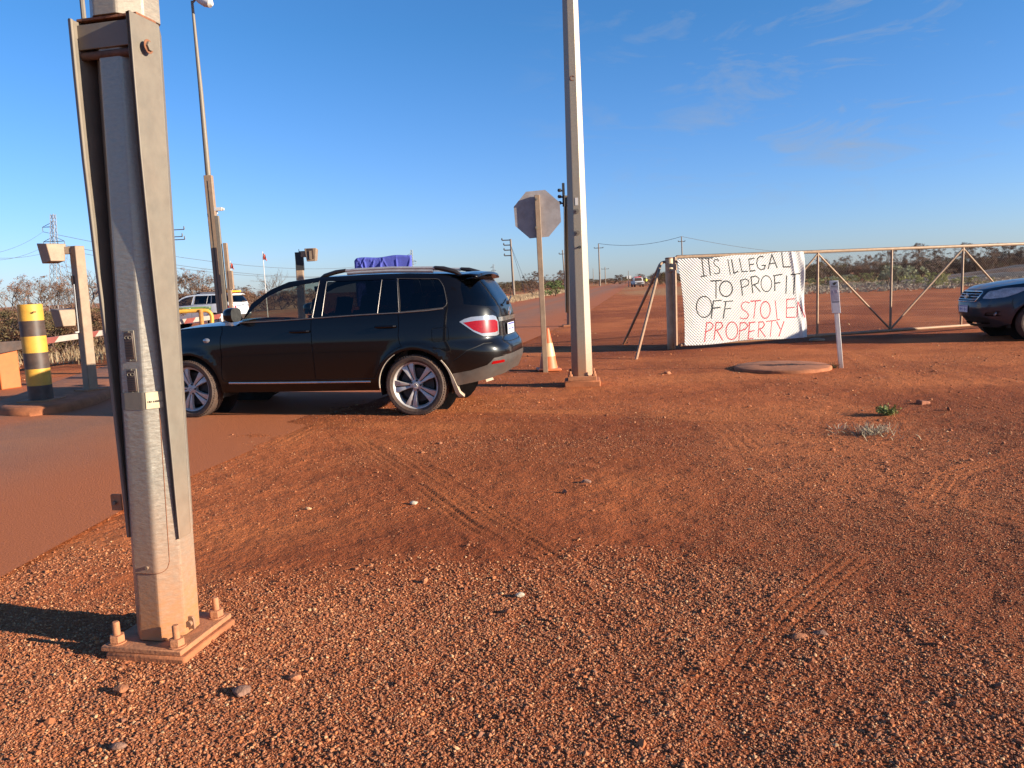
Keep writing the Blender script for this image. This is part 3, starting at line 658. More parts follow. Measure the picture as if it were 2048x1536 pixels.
# ================================================================== TRAFFIC ISLAND, BOLLARD, CARD READERS, BOOM GATE
def island():
    # outline on the ground from the rounded nose, running away from the camera
    pts = [(-7.6, 11.6), (-7.3, 10.75), (-6.9, 10.25), (-6.35, 10.02), (-5.98, 10.35), (-5.98, 11.0), (-6.3, 12.5), (-6.7, 14.5), (-7.2, 18), (-8.2, 25), (-9.4, 25), (-9.0, 18), (-8.3, 14.5)]
    m = MB(); n = len(pts); cx = sum(p[0] for p in pts) / n; rows = []
    for k, (ins, z) in enumerate(((0, -.05), (.0, .07), (.03, .11), (.09, .125))):
        row = []
        for i in range(n):
            p, a, b = Vector(pts[i]), Vector(pts[i - 1]), Vector(pts[(i + 1) % n]); t = (b - a).normalized(); nn = Vector((t.y, -t.x))
            nn = -nn if nn.dot(p - Vector((-7.3, 13))) > 0 else nn
            q = p + nn * ins; row.append(Vector((q.x, q.y, z)))
        rows.append(row)
    v = [p for r in rows for p in r]; f = [(i * n + j, i * n + (j + 1) % n, i * n + n + (j + 1) % n, i * n + n + j) for i in range(3) for j in range(n)] + [tuple(3 * n + j for j in range(n))]
    m.add(v, f); o = m.build('traffic_island', CONC, None, 60)
    bm = bmesh.new(); bm.from_mesh(o.data); bmesh.ops.recalc_face_normals(bm, faces=bm.faces); bm.to_mesh(o.data); bm.free()
    tag(o, 'low dust-covered concrete kerb island under the striped bollard', 'kerb island')
island()
def bollard():
    B = gp(83, 800, .125); Y0 = B.y; T = at(59, 609, Y0); ax = T - B; r0 = .155
    root = thing('bollard', B, 'thick yellow and black striped bollard standing on the concrete island', 'bollard')
    f = lambda y: (at(70, y, Y0).z - B.z) / ax.z
    cuts = [0, f(770), f(737), f(705), f(672), f(641), 1.0]; cols = [BLACK, YELLOW, BLACK, YELLOW, BLACK, YELLOW]
    m = MB(); n = 36
    for k in range(6):
        m.mi = k % 2; m.tube([B + ax * cuts[k], B + ax * cuts[k + 1]], r0, n, cap=False)
    m.mi = 1; m.tube([B + ax * 1.0, B + ax * 1.0 + Vector((0, 0, .004))], [r0, r0 * .97], n); m.build('pipe', [BLACK, YELLOW], root, 40)
    m = MB(); m.box(B + Vector((0, 0, .005)), (.46, .42, .022)); m.build('base_plate', RUSTD, root, bevel=.004)
    for dx in (.0, .035): m = MB(); q = at(66 + dx * 100, 624, Y0 - r0 * .96); m.tube([q + Vector((0, .02, 0)), q + Vector((0, -.004, 0))], .008, 8); m.build('screw', DARKM, root)
bollard()
def hood_box(mb, C, w, h, d, R):
    """card reader housing: flared trapezoid box with an open recessed face"""
    poly = [(-w / 2, h / 2), (w / 2, h / 2), (w * .36, -h / 2), (-w * .36, -h / 2)]
    vs = []
    for y, s in ((-d / 2, 1.0), (d / 2, .86)):
        for a, b in poly: vs.append(C + R @ Vector((a * s, y, b * s)))
    return mb.add(vs, [(0, 3, 2, 1), (4, 5, 6, 7), (0, 1, 5, 4), (1, 2, 6, 5), (2, 3, 7, 6), (3, 0, 4, 7)])
def reader(name, B, T, w, boxes, label, m1, m2, arm_px, yaw, low=None):
    root = thing(name, B, label, 'card reader'); ax = (T - B); X = Vector((cos(yaw), sin(yaw), 0)); Yv = Vector((-sin(yaw), cos(yaw), 0)); R = Matrix((X, Yv, Vector((0, 0, 1)))).transposed()
    m = MB(); m.prism([(-w, -w), (w, -w), (w, w), (-w, w)], B, X, Yv, ax); m.build('post', m1, root, bevel=.01)
    m = MB(); m.box(B + Vector((0, 0, .01)), (w * 4.5, w * 4.5, .02), R); m.build('base_plate', RUSTD, root)
    for (C, bw, bh, bd, facing) in boxes:
        m = MB(); foot = B + ax * ((C.z + bh * .05 - B.z) / ax.z); dirv = (C - foot); dirv.z = 0
        m.prism([(-.055, -.055), (.055, -.055), (.055, .055), (-.055, .055)], foot + Vector((0, 0, bh * .05)), Yv, (0, 0, 1), dirv); m.build('arm', m1, root, bevel=.006)
        Rb = Matrix.Rotation(facing, 3, 'Z'); m = MB(); hood_box(m, C, bw, bh, bd, Rb); b = m.build('reader_box', m2, root, bevel=.01)
        m = MB(); m.prism([(-.055, -.07), (.055, -.07), (.05, .11), (-.05, .11)], C + Rb @ Vector((.0, -bd / 2 - .001, 0)), Rb @ Vector((1, 0, 0)), (0, 0, 1), Rb @ Vector((0, -.006, 0))); m.build('reader_face', BLACK, b)
        m = MB(); m.prism([(-.02, -.08), (.02, -.08), (.02, .07), (-.02, .07)], C + Rb @ Vector((0, -bd / 2 - .008, 0)), Rb @ Vector((1, 0, 0)), (0, 0, 1), Rb @ Vector((0, -.01, 0))); m.build('key_slot', TAN, b)
    return root, X, Yv
def card_readers():
    B = gp(182, 780, .125); Y0 = B.y; T = at(153, 492, Y0)
    r, X, Yv = reader('card_reader', B, T, .075, [(at(106, 506, Y0 - .05), .32, .30, .30, radians(230)), (at(130, 636, Y0 - .05), .29, .29, .28, radians(230))],
           'tall square post with two card reader boxes on arms behind the striped bollard', TAN, TAN, None, radians(-28))
    ax = (T - B) / (T.z - B.z)
    m = MB(); q = lambda z: B + ax * z + X * -.02 - Yv * .085
    m.tube([q(.9), q(1.0), q(1.6), q(1.62)], .01, 6); m.tube([q(.9), q(.9) - X * .0 + Yv * -.0 + Vector((-.03, -.05, 0))], .01, 6); m.build('conduit', WHITE, r)
    m = MB(); m.box(q(1.68) - X * .02, (.05, .02, .14)); m.build('switch_plate', BLACK, r)
    B = at(602, 640, 14.2); B.z = 0; T = at(598, 505, 14.2)
    r, X, Yv = reader('card_reader', B, T, .065, [(at(624, 510, 14.15), .22, .235, .2, radians(0))],
           'dark card reader post with one box on an arm seen above the black car roof', TAN, TAN, None, radians(8))
    m = MB(); m.prism([(-.068, -.068), (.068, -.068), (.068, .068), (-.068, .068)], T + Vector((0, 0, -.32)), X, Yv, (0, 0, .322)); m.build('top_sleeve', DARKM, r)
    m = MB(); m.tube([T, T + Vector((0, 0, .06))], .006, 5); m.build('pin', DARKM, r)
card_readers()
REDW = mat('red_stripe', (.19, .03, .025), .5, 0, .1, 9, dustn=.2)
ORANGE = mat('orange_cabinet_paint', (.50, .115, .018), .5, 0, .08, 7, dust=.2, dusth=.5, dustn=.06)
def boom_gate():
    B = gp(14, 778); root = thing('boom_gate', B, 'boom gate with an orange cabinet and a lowered red and white striped arm', 'boom gate')
    m = MB(); m.box(B + Vector((-.12, .12, .40)), (.42, .36, .8), Matrix.Rotation(radians(-25), 3, 'Z')); m.build('cabinet', ORANGE, root, bevel=.015)
    m = MB(); m.box(B + Vector((.03, -.02, .40)), (.006, .2, .66), Matrix.Rotation(radians(-25), 3, 'Z')); m.build('cabinet_door', TAN, root)
    A = at(4, 694, B.y - .1); E = at(443, 632, 19.2); D = (E - A).normalized(); U = Vector((0, 0, 1)); Sd = D.cross(U).normalized()
    L_ = (E - A).length; m = MB(); hh = .055
    n = 14; k = 0; x = .15; 
    m.mi = 0; m.prism([(-.02, -hh), (.02, -hh), (.02, hh), (-.02, hh)], A, Sd, U, D * L_)
    arm = m.build('boom_arm', mat('grubby_white_arm', (.36, .30, .25), .55, 0, .08, 6, dustn=.2), root, bevel=.006)
    for j in range(7):
        s = .75 + j * .95
        if s + .4 > L_: break
        m = MB()
        m.prism([(s, -hh), (s + .3, -hh), (s + .42, hh), (s + .12, hh)], A - Sd * -.0205, D, U, Sd * .003); m.prism([(s, -hh), (s + .3, -hh), (s + .42, hh), (s + .12, hh)], A - Sd * .0205, D, U, Sd * -.003)
        m.build('red_band', REDW, arm)
    m = MB(); m.prism([(-.02, -.1), (.55, -.075), (.55, .06), (-.02, .1)], A - D * .1 + Sd * .026, D, U, Sd * .04); m.build('arm_clamp', BLACK, root)
    m = MB(); m.prism([(-.03, -.03), (.03, -.03), (.03, .03), (-.03, .03)], E - D * .02 - U * 1.0, Sd, D, U * 1.06); m.build('arm_rest', WHITE, root)
boom_gate()
def bent_pipe(pts, r, mb, bend=.12, n=10):
    out = [Vector(pts[0])]
    for i in range(1, len(pts) - 1):
        p, a, b = Vector(pts[i]), Vector(pts[i - 1]), Vector(pts[i + 1]); u, v = (a - p).normalized(), (b - p).normalized()
        for t in np.linspace(0, 1, 7): out.append((p + u * bend * (1 - t)).lerp(p + v * bend * t, t))
    out.append(Vector(pts[-1])); mb.tube(out, r, n); return mb
def guard_rail():
    Y0 = 17.6; A = at(300, 630, Y0); C = at(424, 620, Y0); B = at(424, 720, Y0); B.z = 0
    A = Vector((C.x - 1.9, C.y - .5, C.z)); root = thing('guard_rail', B, 'yellow bent pipe guard rail with rusty posts behind the black car bonnet', 'guard rail')
    m = MB(); bent_pipe([Vector((A.x, A.y, 0)), A, C, B], .045, m, .2); m.build('top_pipe', YELLOW, root)
    q = at(402, 630, Y0 - .1); m = MB(); m.tube([(q.x, q.y, 0), (q.x, q.y, C.z + .02)], .05, 10); m.build('post', mat('rusty_yellow_paint', (.42, .17, .03), .7, 0, .2, 16, dustn=.3), root)
guard_rail()

# ================================================================== STOP SIGN (BACK), CONE, MARKER, LID
ALU = mat('weathered_aluminium_sign_back', (.36, .335, .32), .6, .15, .12, 5, dustn=.25, bump=.08, bs=14)
def stop_sign():
    B = gp(1091, 744); Y0 = B.y; ax = (at(1074, 390, Y0) - B); H = ax.z; ax = ax / H
    root = thing('stop_sign', B, 'grey octagonal traffic sign seen from behind on a square post', 'traffic sign')
    m = MB(); m.prism([(-.042, -.03), (.042, -.03), (.042, .03), (-.042, .03)], B - ax * .05, (1, 0, 0), (0, 1, 0), ax * (H + .05)); m.build('post', TAN, root, bevel=.006)
    C = at(1075, 428, Y0) + Vector((0, .045, 0)); r = .372; a0 = radians(2.5); yw = radians(-5); X = Vector((cos(yw), sin(yw), 0))
    poly = [(r / cos(pi / 8) * cos(pi / 8 + k * pi / 4 + a0), r / cos(pi / 8) * sin(pi / 8 + k * pi / 4 + a0)) for k in range(8)]
    m = MB(); m.prism(poly, C, X, (0, 0, 1), (0, .004, 0)); pl = m.build('sign_plate', ALU, root)
    m = MB(); m.prism([(a * .985, b * .985) for a, b in poly], C + Vector((0, .0045, 0)), X, (0, 0, 1), (0, .001, 0)); m.build('sign_face', REDW, pl)
    for py in (398, 456): m = MB(); q = at(1072.5, py, Y0 - .03); m.tube([q, q + Vector((0, -.02, 0))], .016, 6); m.tube([q, q + Vector((0, -.008, 0))], .024, 12); m.build('bolt', GALVD, root, 30)
stop_sign()
CONEO = mat('faded_orange_plastic', (.68, .135, .035), .55, 0, .1, 9, dust=.4, dusth=.3, dustn=.2)
def cone():
    B = gp(1098, 742) + Vector((0, .12, 0)); root = thing('traffic_cone', B, 'dusty orange traffic cone with one pale band behind the sign post', 'traffic cone')
    H = .70; r = lambda z: .155 - .122 * (z - .04) / (H - .04); M = Matrix.Translation(B)
    m = MB(); m.prism([(-.19, -.19), (.19, -.19), (.19, .19), (-.19, .19)], B, (1, .1, 0), (-.1, 1, 0), (0, 0, .04)); m.build('base', CONEO, root, bevel=.012)
    m = MB(); m.lathe([(r(.04), .04), (r(.2), .2), (r(.4), .4), (r(.6), .6), (r(H), H), (r(H) * .8, H + .005)], M, 28); m.build('cone_body', CONEO, root)
    m = MB(); m.lathe([(r(.24) + .004, .24), (r(.46) + .004, .46)], M, 28); m.build('reflective_band', mat('cream_reflective_sleeve', (.66, .43, .22), .5, 0, .06, 9, dustn=.3), root)
cone()
def marker():
    B = gp(1682, 735); Y0 = B.y; T = at(1668, 561, Y0); ax = (T - B) / T.z; yw = radians(-14)
    root = thing('cable_marker', B, 'slim white marker post with a small printed sign panel at its top', 'marker post')
    X = Vector((cos(yw), sin(yw), 0)); Yv = Vector((-sin(yw), cos(yw), 0)); P = lambda x, y, z: B + ax * z + X * x + Yv * y
    m = MB(); m.prism([(-.031, -.028), (.031, -.028), (.031, .028), (-.031, .028)], B - ax * .05, X, Yv, ax * (T.z - .05)); m.build('post', WHITE, root, bevel=.006)
    z0, z1 = at(1675, 626, Y0).z, T.z
    m = MB(); m.prism([(-.062, -.034), (.052, -.034), (.06, .03), (-.062, .03)], P(0, -.004, z0), X, Yv, ax * (z1 - z0)); pn = m.build('sign_panel', mat('panel_grey_white', (.50, .48, .49), .5, 0, .05, 9), root, bevel=.004)
    yf = -.0395
    def patch(name, x0, x1, a, b, mm, off=0.):
        k = MB(); k.prism([(x0, a), (x1, a), (x1, b), (x0, b)], P(0, yf - off, z0 + 0), X, ax * (z1 - z0), -Yv * .001); return k.build(name, mm, pn)
    GREYB = mat('sign_blue_grey', (.36, .40, .43), .5, 0, .1, 9); MAU = mat('sign_mauve', (.33, .25, .29), .5, 0, .2, 60)
    patch('header_panel', -.055, .045, .835, .965, GREYB); patch('dark_rule', -.055, .048, .815, .828, INK); patch('dark_rule', -.055, .048, .775, .785, INK)
    patch('text_panel', -.052, .045, .36, .765, mat('sign_text_grey', (.42, .40, .43), .5, 0, .1, 40)); patch('dark_rule', -.058, .048, .335, .355, INK)
    k = MB(); k.prism([(-.02, .86), (.0, .86), (.035, .945), (.0, .95), (-.03, .91)], P(0, yf - .0012, z0), X, ax * (z1 - z0), -Yv * .001); k.build('symbol', INK, pn)
    k = MB(); c = P(0, yf - .002, z0 + .66 * (z1 - z0)); k.tube([c + X * .028 * cos(a) + ax * .028 * sin(a) for a in np.linspace(0, 2 * pi, 17)], .004, 5, cap=False); k.tube([c + X * .02 + ax * .02, c - X * .02 - ax * .02], .004, 5); k.build('symbol', MAU, pn)
    k = MB()
    for i in range(6): k.prism([(-.04, .40 + i * .032), (.034 - .01 * (i % 3), .40 + i * .032), (.034 - .01 * (i % 3), .412 + i * .032), (-.04, .412 + i * .032)], P(0, yf - .0012, z0), X, ax * (z1 - z0), -Yv * .001)
    k.build('small_print', MAU, pn)
marker()
def lid():
    c = Vector((4.15, 11.72, 0)); R_ = .70
    m = MB(); M = Matrix.Translation(c); m.lathe([(R_ + .01, -.05), (R_ + .01, .025), (R_, .042), (R_ * .97, .049), (R_ * .6, .054), (0, .056)], M, 72); o = m.build('manhole_lid', CONC, None, 50)
    tag(o, 'round dust-covered concrete manhole lid lying in the dirt below the banner', 'manhole lid')
    m = MB()
    for i in range(9): m.box(c + Vector((-.24 + i * .06, .03 * (i % 2), .0565)), (.012, .26, .004), Matrix.Rotation(radians(35), 3, 'Z'))
    m.build('drain_grooves', DARKM, o)
lid()

# ================================================================== SWING GATE WITH BANNER
PIPE = mat('dusty_rust_pipe', (.32, .225, .145), .6, .25, .14, 14, dust=.4, dusth=1.2, dustn=.3)
GO = Vector((3.4, 15.5, 0)); GD = Vector((1, .27, 0)).normalized(); GN = Vector((.27, -1, 0)).normalized()    # gate line, towards the camera
def gpt(px, py, off=0.): return onplane(px, py, GO + GN * off, GN)
def gate():
    root = thing('swing_gate', gpt(1352, 690).copy(), 'long low swing gate of rusty pipe with diagonal braces and chain mesh', 'gate')
    zt, zb = 1.86, .10
    q = lambda s, z: GO + GD * s + Vector((0, 0, z))
    s_of = lambda px, py: (gpt(px, py) - GO).dot(GD)
    s0, L_ = s_of(1351, 620), 13.0
    m = MB(); m.tube([q(s0, zt - .05), q(s0 + .05, zt), q(L_, zt + .02)], .036, 10); m.build('top_rail', PIPE, root)
    m = MB(); m.tube([q(s0 + .1, zb), q(L_, zb)], .036, 10); m.build('bottom_rail', PIPE, root)
    st = [s_of(1492, 600), s_of(1635, 590), s_of(1782, 580), s_of(1924, 570)]; d = (st[3] - st[1]) / 2; st += [st[3] + d, st[3] + 2 * d]
    for s in [s0] + st:
        m = MB(); m.tube([q(s, zb), q(s, zt)], .026 if s != s0 else .036, 8); m.build('upright', PIPE, root)
    for a, b in ((st[0], st[1]), (st[2], st[1]), (st[2], st[3]), (st[4], st[3]), (st[4], st[5]), (st[0], s0)):
        m = MB(); m.tube([q(a, zb + .03), q(b, zt - .04)], .02, 8); m.build('brace', PIPE, root)
    # chain-link mesh, two families of wires
    W = L_ - s0 - .1; Hh = zt - zb; p = .062; V = []; F = []; r = .0011
    for fam in (1, -1):
        n = int((W + Hh) / p)
        for i in range(n):
            x0 = i * p - (Hh if fam > 0 else 0); a = max(0, x0); b = min(W, x0 + Hh)
            if fam < 0: a, b = max(0, x0 - Hh * 0), min(W, x0 + Hh)
            if b - a < .05: continue
            za = (a - x0); zb_ = (b - x0)
            if fam < 0: za, zb_ = Hh - za, Hh - zb_
            A = q(s0 + .05 + a, zb + za) + GN * (.003 * fam); Bq = q(s0 + .05 + b, zb + zb_) + GN * (.003 * fam)
            D = (Bq - A).normalized(); u = D.cross(GN).normalized(); k = len(V)
            for Pp in (A, Bq):
                V += [Pp + u * r, Pp - u * r * .5 + GN * r, Pp - u * r * .5 - GN * r]
            F += [(k, k + 1, k + 4, k + 3), (k + 1, k + 2, k + 5, k + 4), (k + 2, k, k + 3, k + 5)]
    npmesh('chain_mesh', np.array([v[:] for v in V]), np.array(F), mat('dull_wire_mesh', (.36, .29, .22), .6, .2, .1, 20), root)
    m = MB(); c = q(st[1], 0); m.lathe([(.16, 0), (.15, .03), (.05, .05)], Matrix.Translation(c), 16); m.build('foot_plate', PIPE, root)
    # gate post with two stay pipes
    Bp = gp(1343, 697); T = at(1338, 517, Bp.y); ax = (T - Bp)
    pr = thing('gate_post', Bp, 'thick round gate post with two stay pipes at the banner end of the gate', 'gate post')
    m = MB(); m.tube([Bp - ax * .02, Bp + ax], .082, 20); m.build('post', mat('sun_bleached_pipe_paint', (.50, .40, .25), .55, .1, .1, 7, dust=.8, dusth=.3, dustn=.25), pr)
    m = MB(); m.tube([Bp + ax, Bp + ax + Vector((0, 0, .02))], [.088, .07], 20); m.build('cap', RUST, pr)
    K = at(1322, 524, Bp.y)
    for px, py in ((1271, 718), (1245, 688)):
        g = gp(px, py); m = MB(); bent_pipe([Bp + ax * .965, K, g - Vector((0, 0, .05))], .028, m, .10, 8); m.build('stay_pipe', PIPE, pr)
    m = MB(); h = gpt(1351, 540); m.tube([h + GN * .02, h + GN * .02 + Vector((0, 0, .12))], .03, 8); m.tube([h, Bp + ax * .85], .02, 8); m.build('hinge', PIPE, pr)
gate()
C2 = lambda x, y: (1180 + x * .234375, 460 + y * .234375)
def banner():
    tl, tr, br, bl = [gpt(*C2(*p), .05) for p in ((742, 252), (1812, 180), (1842, 910), (806, 985))]
    def base(u, v): return tl.lerp(tr, u).lerp(bl.lerp(br, u), v)
    BW, BH = 2.75, 1.75
    def relief(u, v):
        """ridges of the mesh pressing through, sag and end folds (metres towards the viewer)"""
        x, y = u * BW, v * BH; d1 = (x + y) / .062; d2 = (x - y) / .062
        wl = sstep(.42, .05, u + .25 * (v - .4)) * .9 + .12; n = vnoise(x * 2.2, y * 2.2, 4); wr = 1.1 - wl
        rid = np.abs(np.sin(pi * d1)) ** .8 * wr * (.45 + .8 * n) + np.abs(np.sin(pi * d2)) ** .8 * wl
        hz = np.abs(np.sin(pi * y / .05)) * .5 * sstep(.75, .95, n + .25); fold = 0 * u; near = 0 * u
        for (a, b, c, w, amp) in ((.97, .0, .10, .02, .03), (.93, .25, .12, .015, .02), (.985, .5, -.05, .015, .025), (.95, .8, .06, .012, .02)):
            e = np.exp(-((u - a - c * (v - b)) / w) ** 2); fold = fold + amp * e; near = np.maximum(near, e)
        return (.015 * rid + .008 * hz) * (1 - .7 * near) + fold + .03 * np.sin(pi * v) * np.sin(pi * u) + .012 * (fbm(x * 1.6, y * 1.6, 8, 3) - .5)
    def uv(p):
        w = gpt(*C2(*p), .05); u = v = .5
        for _ in range(12):
            q = base(u, v); e = 1e-4; du = (base(u + e, v) - q) / e; dv = (base(u, v + e) - q) / e; d = w - q
            a, b, c = du.dot(du), du.dot(dv), dv.dot(dv); det = a * c - b * b; p1, p2 = du.dot(d), dv.dot(d)
            u += (c * p1 - b * p2) / det; v += (a * p2 - b * p1) / det
        return u, v
    def ell(cx, cy, rx, ry, a0=-100, a1=262): return [(cx + rx * cos(radians(a)), cy + ry * sin(radians(a))) for a in np.linspace(a0, a1, 22)]
    I = [  # ITS ILLEGAL
        [(925, 243), (985, 239)], [(950, 243), (966, 395)], [(944, 398), (990, 391)], [(985, 240), (1042, 235)], [(1004, 240), (1022, 388)],
        [(1092, 262), (1078, 248), (1058, 256), (1050, 280), (1062, 302), (1088, 318), (1101, 342), (1096, 366), (1074, 376), (1056, 370)],
        [(1172, 255), (1190, 380)], [(1204, 255), (1220, 370), (1254, 354)], [(1271, 248), (1289, 356), (1336, 352)], [(1351, 250), (1359, 352)], [(1351, 251), (1396, 240)], [(1355, 298), (1394, 291)], [(1359, 352), (1402, 346)],
        [(1474, 228), (1452, 222), (1428, 240), (1418, 280), (1427, 320), (1452, 340), (1482, 332), (1493, 302), (1462, 303)],
        [(1516, 330), (1549, 210), (1592, 322)], [(1526, 290), (1578, 282)], [(1632, 188), (1645, 316), (1706, 314)],
        # TO PROFIT
        [(1025, 436), (1112, 430)], [(1068, 435), (1068, 582)], ell(1152, 502, 54, 66), [(1276, 435), (1291, 556)], [(1277, 430), (1318, 418), (1345, 434), (1342, 468), (1290, 492)],
        [(1365, 404), (1379, 536)], [(1366, 402), (1408, 393), (1436, 414), (1427, 452), (1378, 472)], [(1392, 468), (1443, 526)], ell(1497, 458, 46, 68), [(1568, 393), (1569, 516)], [(1560, 391), (1634, 378)], [(1568, 456), (1614, 448)],
        [(1673, 394), (1665, 541)], [(1712, 381), (1786, 372)], [(1741, 380), (1732, 546)],
        # OFF
        ell(968, 656, 65, 90), [(1046, 608), (1029, 752)], [(1045, 606), (1112, 600)], [(1040, 668), (1102, 660)], [(1151, 614), (1130, 752)], [(1134, 612), (1210, 605)], [(1144, 674), (1192, 668)]]
    Rr = [  # STOLEN
        [(1350, 622), (1322, 612), (1292, 622), (1280, 646), (1292, 676), (1328, 700), (1346, 726), (1334, 752), (1302, 758), (1274, 750)], [(1364, 608), (1446, 601)], [(1405, 608), (1390, 752)], ell(1488, 682, 42, 72),
        [(1572, 604), (1592, 766), (1614, 764)], [(1673, 590), (1672, 746)], [(1678, 592), (1740, 587)], [(1673, 666), (1742, 659)], [(1672, 746), (1748, 744)], [(1762, 742), (1771, 610), (1825, 748), (1836, 592)],
        # PROPERTY
        [(990, 795), (974, 946)], [(989, 791), (1024, 788), (1046, 812), (1032, 844), (984, 871)], [(1070, 790), (1054, 932)], [(1070, 788), (1114, 789), (1127, 818), (1108, 842), (1064, 857)], [(1078, 858), (1127, 937)], ell(1205, 860, 50, 76),
        [(1276, 795), (1267, 946)], [(1275, 793), (1316, 789), (1342, 816), (1318, 846), (1271, 862)], [(1355, 790), (1345, 936)], [(1350, 792), (1402, 785)], [(1350, 868), (1397, 858)], [(1345, 936), (1387, 930)],
        [(1436, 785), (1431, 916)], [(1432, 786), (1470, 783), (1484, 808), (1466, 836), (1435, 846)], [(1445, 848), (1492, 912)], [(1500, 780), (1582, 771)], [(1546, 778), (1534, 907)], [(1589, 784), (1619, 842)], [(1651, 781), (1610, 902)]]
    NU, NV = 760, 480; U, V_ = np.meshgrid(np.linspace(0, 1, NU + 1), np.linspace(0, 1, NV + 1)); U, V_ = U.ravel(), V_.ravel()
    q = [np.array(p[:]) for p in (tl, tr, br, bl)]; a_, b_ = U[:, None], V_[:, None]
    Pb = (q[0] * (1 - a_) + q[1] * a_) * (1 - b_) + (q[3] * (1 - a_) + q[2] * a_) * b_
    gx = .02 * np.sin(V_ * 7 + 1) * np.maximum(0, (U - .9) / .1) + .05 * np.sin(pi * V_) * np.maximum(0, 1 - U / .08); gz = -.018 * np.sin(U * 9) * np.maximum(0, (V_ - .93) / .07) + .008 * np.sin(U * 17) * np.maximum(0, 1 - V_ / .06)
    Pb = Pb + gx[:, None] * np.array(GD[:]) + gz[:, None] * np.array((0, 0, 1.)) + relief(U, V_)[:, None] * np.array(GN[:])
    R_, C_ = NV + 1, NU + 1; i = (np.arange(NV)[:, None] * C_ + np.arange(NU)[None, :]).ravel(); F = np.stack([i, i + C_, i + C_ + 1, i + 1], 1)
    o = npmesh('protest_banner', Pb, F, cloth_mat(), smooth=True)
    sd = o.modifiers.new('thickness', 'SOLIDIFY'); sd.thickness = .002; sd.offset = -1
    tag(o, 'white cloth banner with hand painted black and red words hung on the gate', 'banner')
    ink = []; rg = random.Random(3); X_, Y_ = U * BW, V_ * BH
    for strokes, w0 in ((I, .012), (Rr, .0105)):
        best = np.full(len(U), 9.)
        for st in strokes:
            pl = [uv(p) for p in st]; pl = [(a * BW, b * BH) for a, b in pl]; xs = [p[0] for p in pl]; ys = [p[1] for p in pl]; w = w0 * rg.uniform(.85, 1.2)
            k = np.where((X_ > min(xs) - .05) & (X_ < max(xs) + .05) & (Y_ > min(ys) - .05) & (Y_ < max(ys) + .05))[0]
            d, arc, _ = polydist(X_[k], Y_[k], pl); best[k] = np.minimum(best[k], d / (w * (1 + .25 * (vnoise(arc * 14, arc * 0, 6) - .5))))
        ink.append(sstep(1.25, .75, best) * (.82 + .3 * vnoise(X_ * 40, Y_ * 40, 12)))
    at_ = o.data.attributes.new('ink', 'FLOAT_COLOR', 'POINT'); at_.data.foreach_set('color', np.stack([np.clip(ink[0], 0, 1), np.clip(ink[1], 0, 1), 0 * U, 0 * U + 1], 1).astype(np.float32).ravel())
def cloth_mat():
    m = mat('white_banner_cloth', (.60, .575, .53), .85, 0, .03, 5, spec=.1, dustn=.05); nt = m.node_tree; N = nt.nodes.new; L = nt.links.new; b = nt.nodes['Principled BSDF']; src = b.inputs['Base Color'].links[0].from_socket
    a = N('ShaderNodeAttribute'); a.attribute_name = 'ink'; sp = N('ShaderNodeSeparateColor'); L(a.outputs['Color'], sp.inputs[0])
    for k, c in ((0, (.035, .04, .043)), (1, (.46, .055, .07))):
        x = N('ShaderNodeMix'); x.data_type = 'RGBA'; x.inputs['B'].default_value = (*c, 1); L(sp.outputs[k], x.inputs['Factor']); L(src, x.inputs['A']); src = x.outputs['Result']
    L(src, b.inputs['Base Color']); return m
banner()

# ================================================================== BLUE COVERED BOARD
def blue_board():
    Y0 = 15.5; tl, tr = at(708, 515, Y0), at(823, 510, Y0); w = tr.x - tl.x; h = .95; B = Vector(((tl.x + tr.x) / 2, Y0, 0))
    root = thing('covered_sign', B, 'signboard wrapped in wrinkled royal blue cloth showing above the black car roof', 'covered sign')
    for s in (.2, .8):
        m = MB(); m.tube([(tl.x + w * s, Y0 + .06, -.05), (tl.x + w * s, Y0 + .06, tl.z - .1)], .03, 8); m.build('post', GALVD, root)
    cloth = mat('royal_blue_cloth', (.085, .10, .40), .8, 0, .1, 6, spec=.15, bump=.3, bs=40)
    NU, NV = 90, 60; F = []
    rg = random.Random(8); cre = [(rg.uniform(.05, .95), rg.uniform(-.5, .5), rg.uniform(.008, .02), rg.choice((-1, 1)) * rg.uniform(.008, .022), rg.uniform(0, .3)) for _ in range(26)]
    def pt(u, v, s):
        z = -v * h - .02 * (1 - u) * (1 if v < .1 else 1) + .012 * sin(u * 11) * (1 - v) + .01 * u
        ro = .05 * max(0, 1 - u / .06) ** 2 * (1 if v < .3 else 0)
        d = 0
        if s < 0:
            for a, c, wd, am, t0 in cre: d += am * exp(-((u - a - c * (v - .2)) / wd) ** 2) * (1 if v > t0 * .3 else .3)
        e = min(u, 1 - u, v + .0) ; k = min(1, e / .04); th = .05 * sqrt(max(0, 1 - (1 - k) ** 2))
        return Vector((tl.x + u * w, Y0 + s * (th + max(0, d)) + .0, tl.z + z - ro))
    m = MB(); m.grid([[pt(i / NU, j / NV, -1) for i in range(NU + 1)] for j in range(NV + 1)]); m.grid([[pt(1 - i / NU, j / NV, 1) for i in range(NU + 1)] for j in range(NV + 1)])
    m.build('cloth_cover', cloth, root, 180)
blue_board()
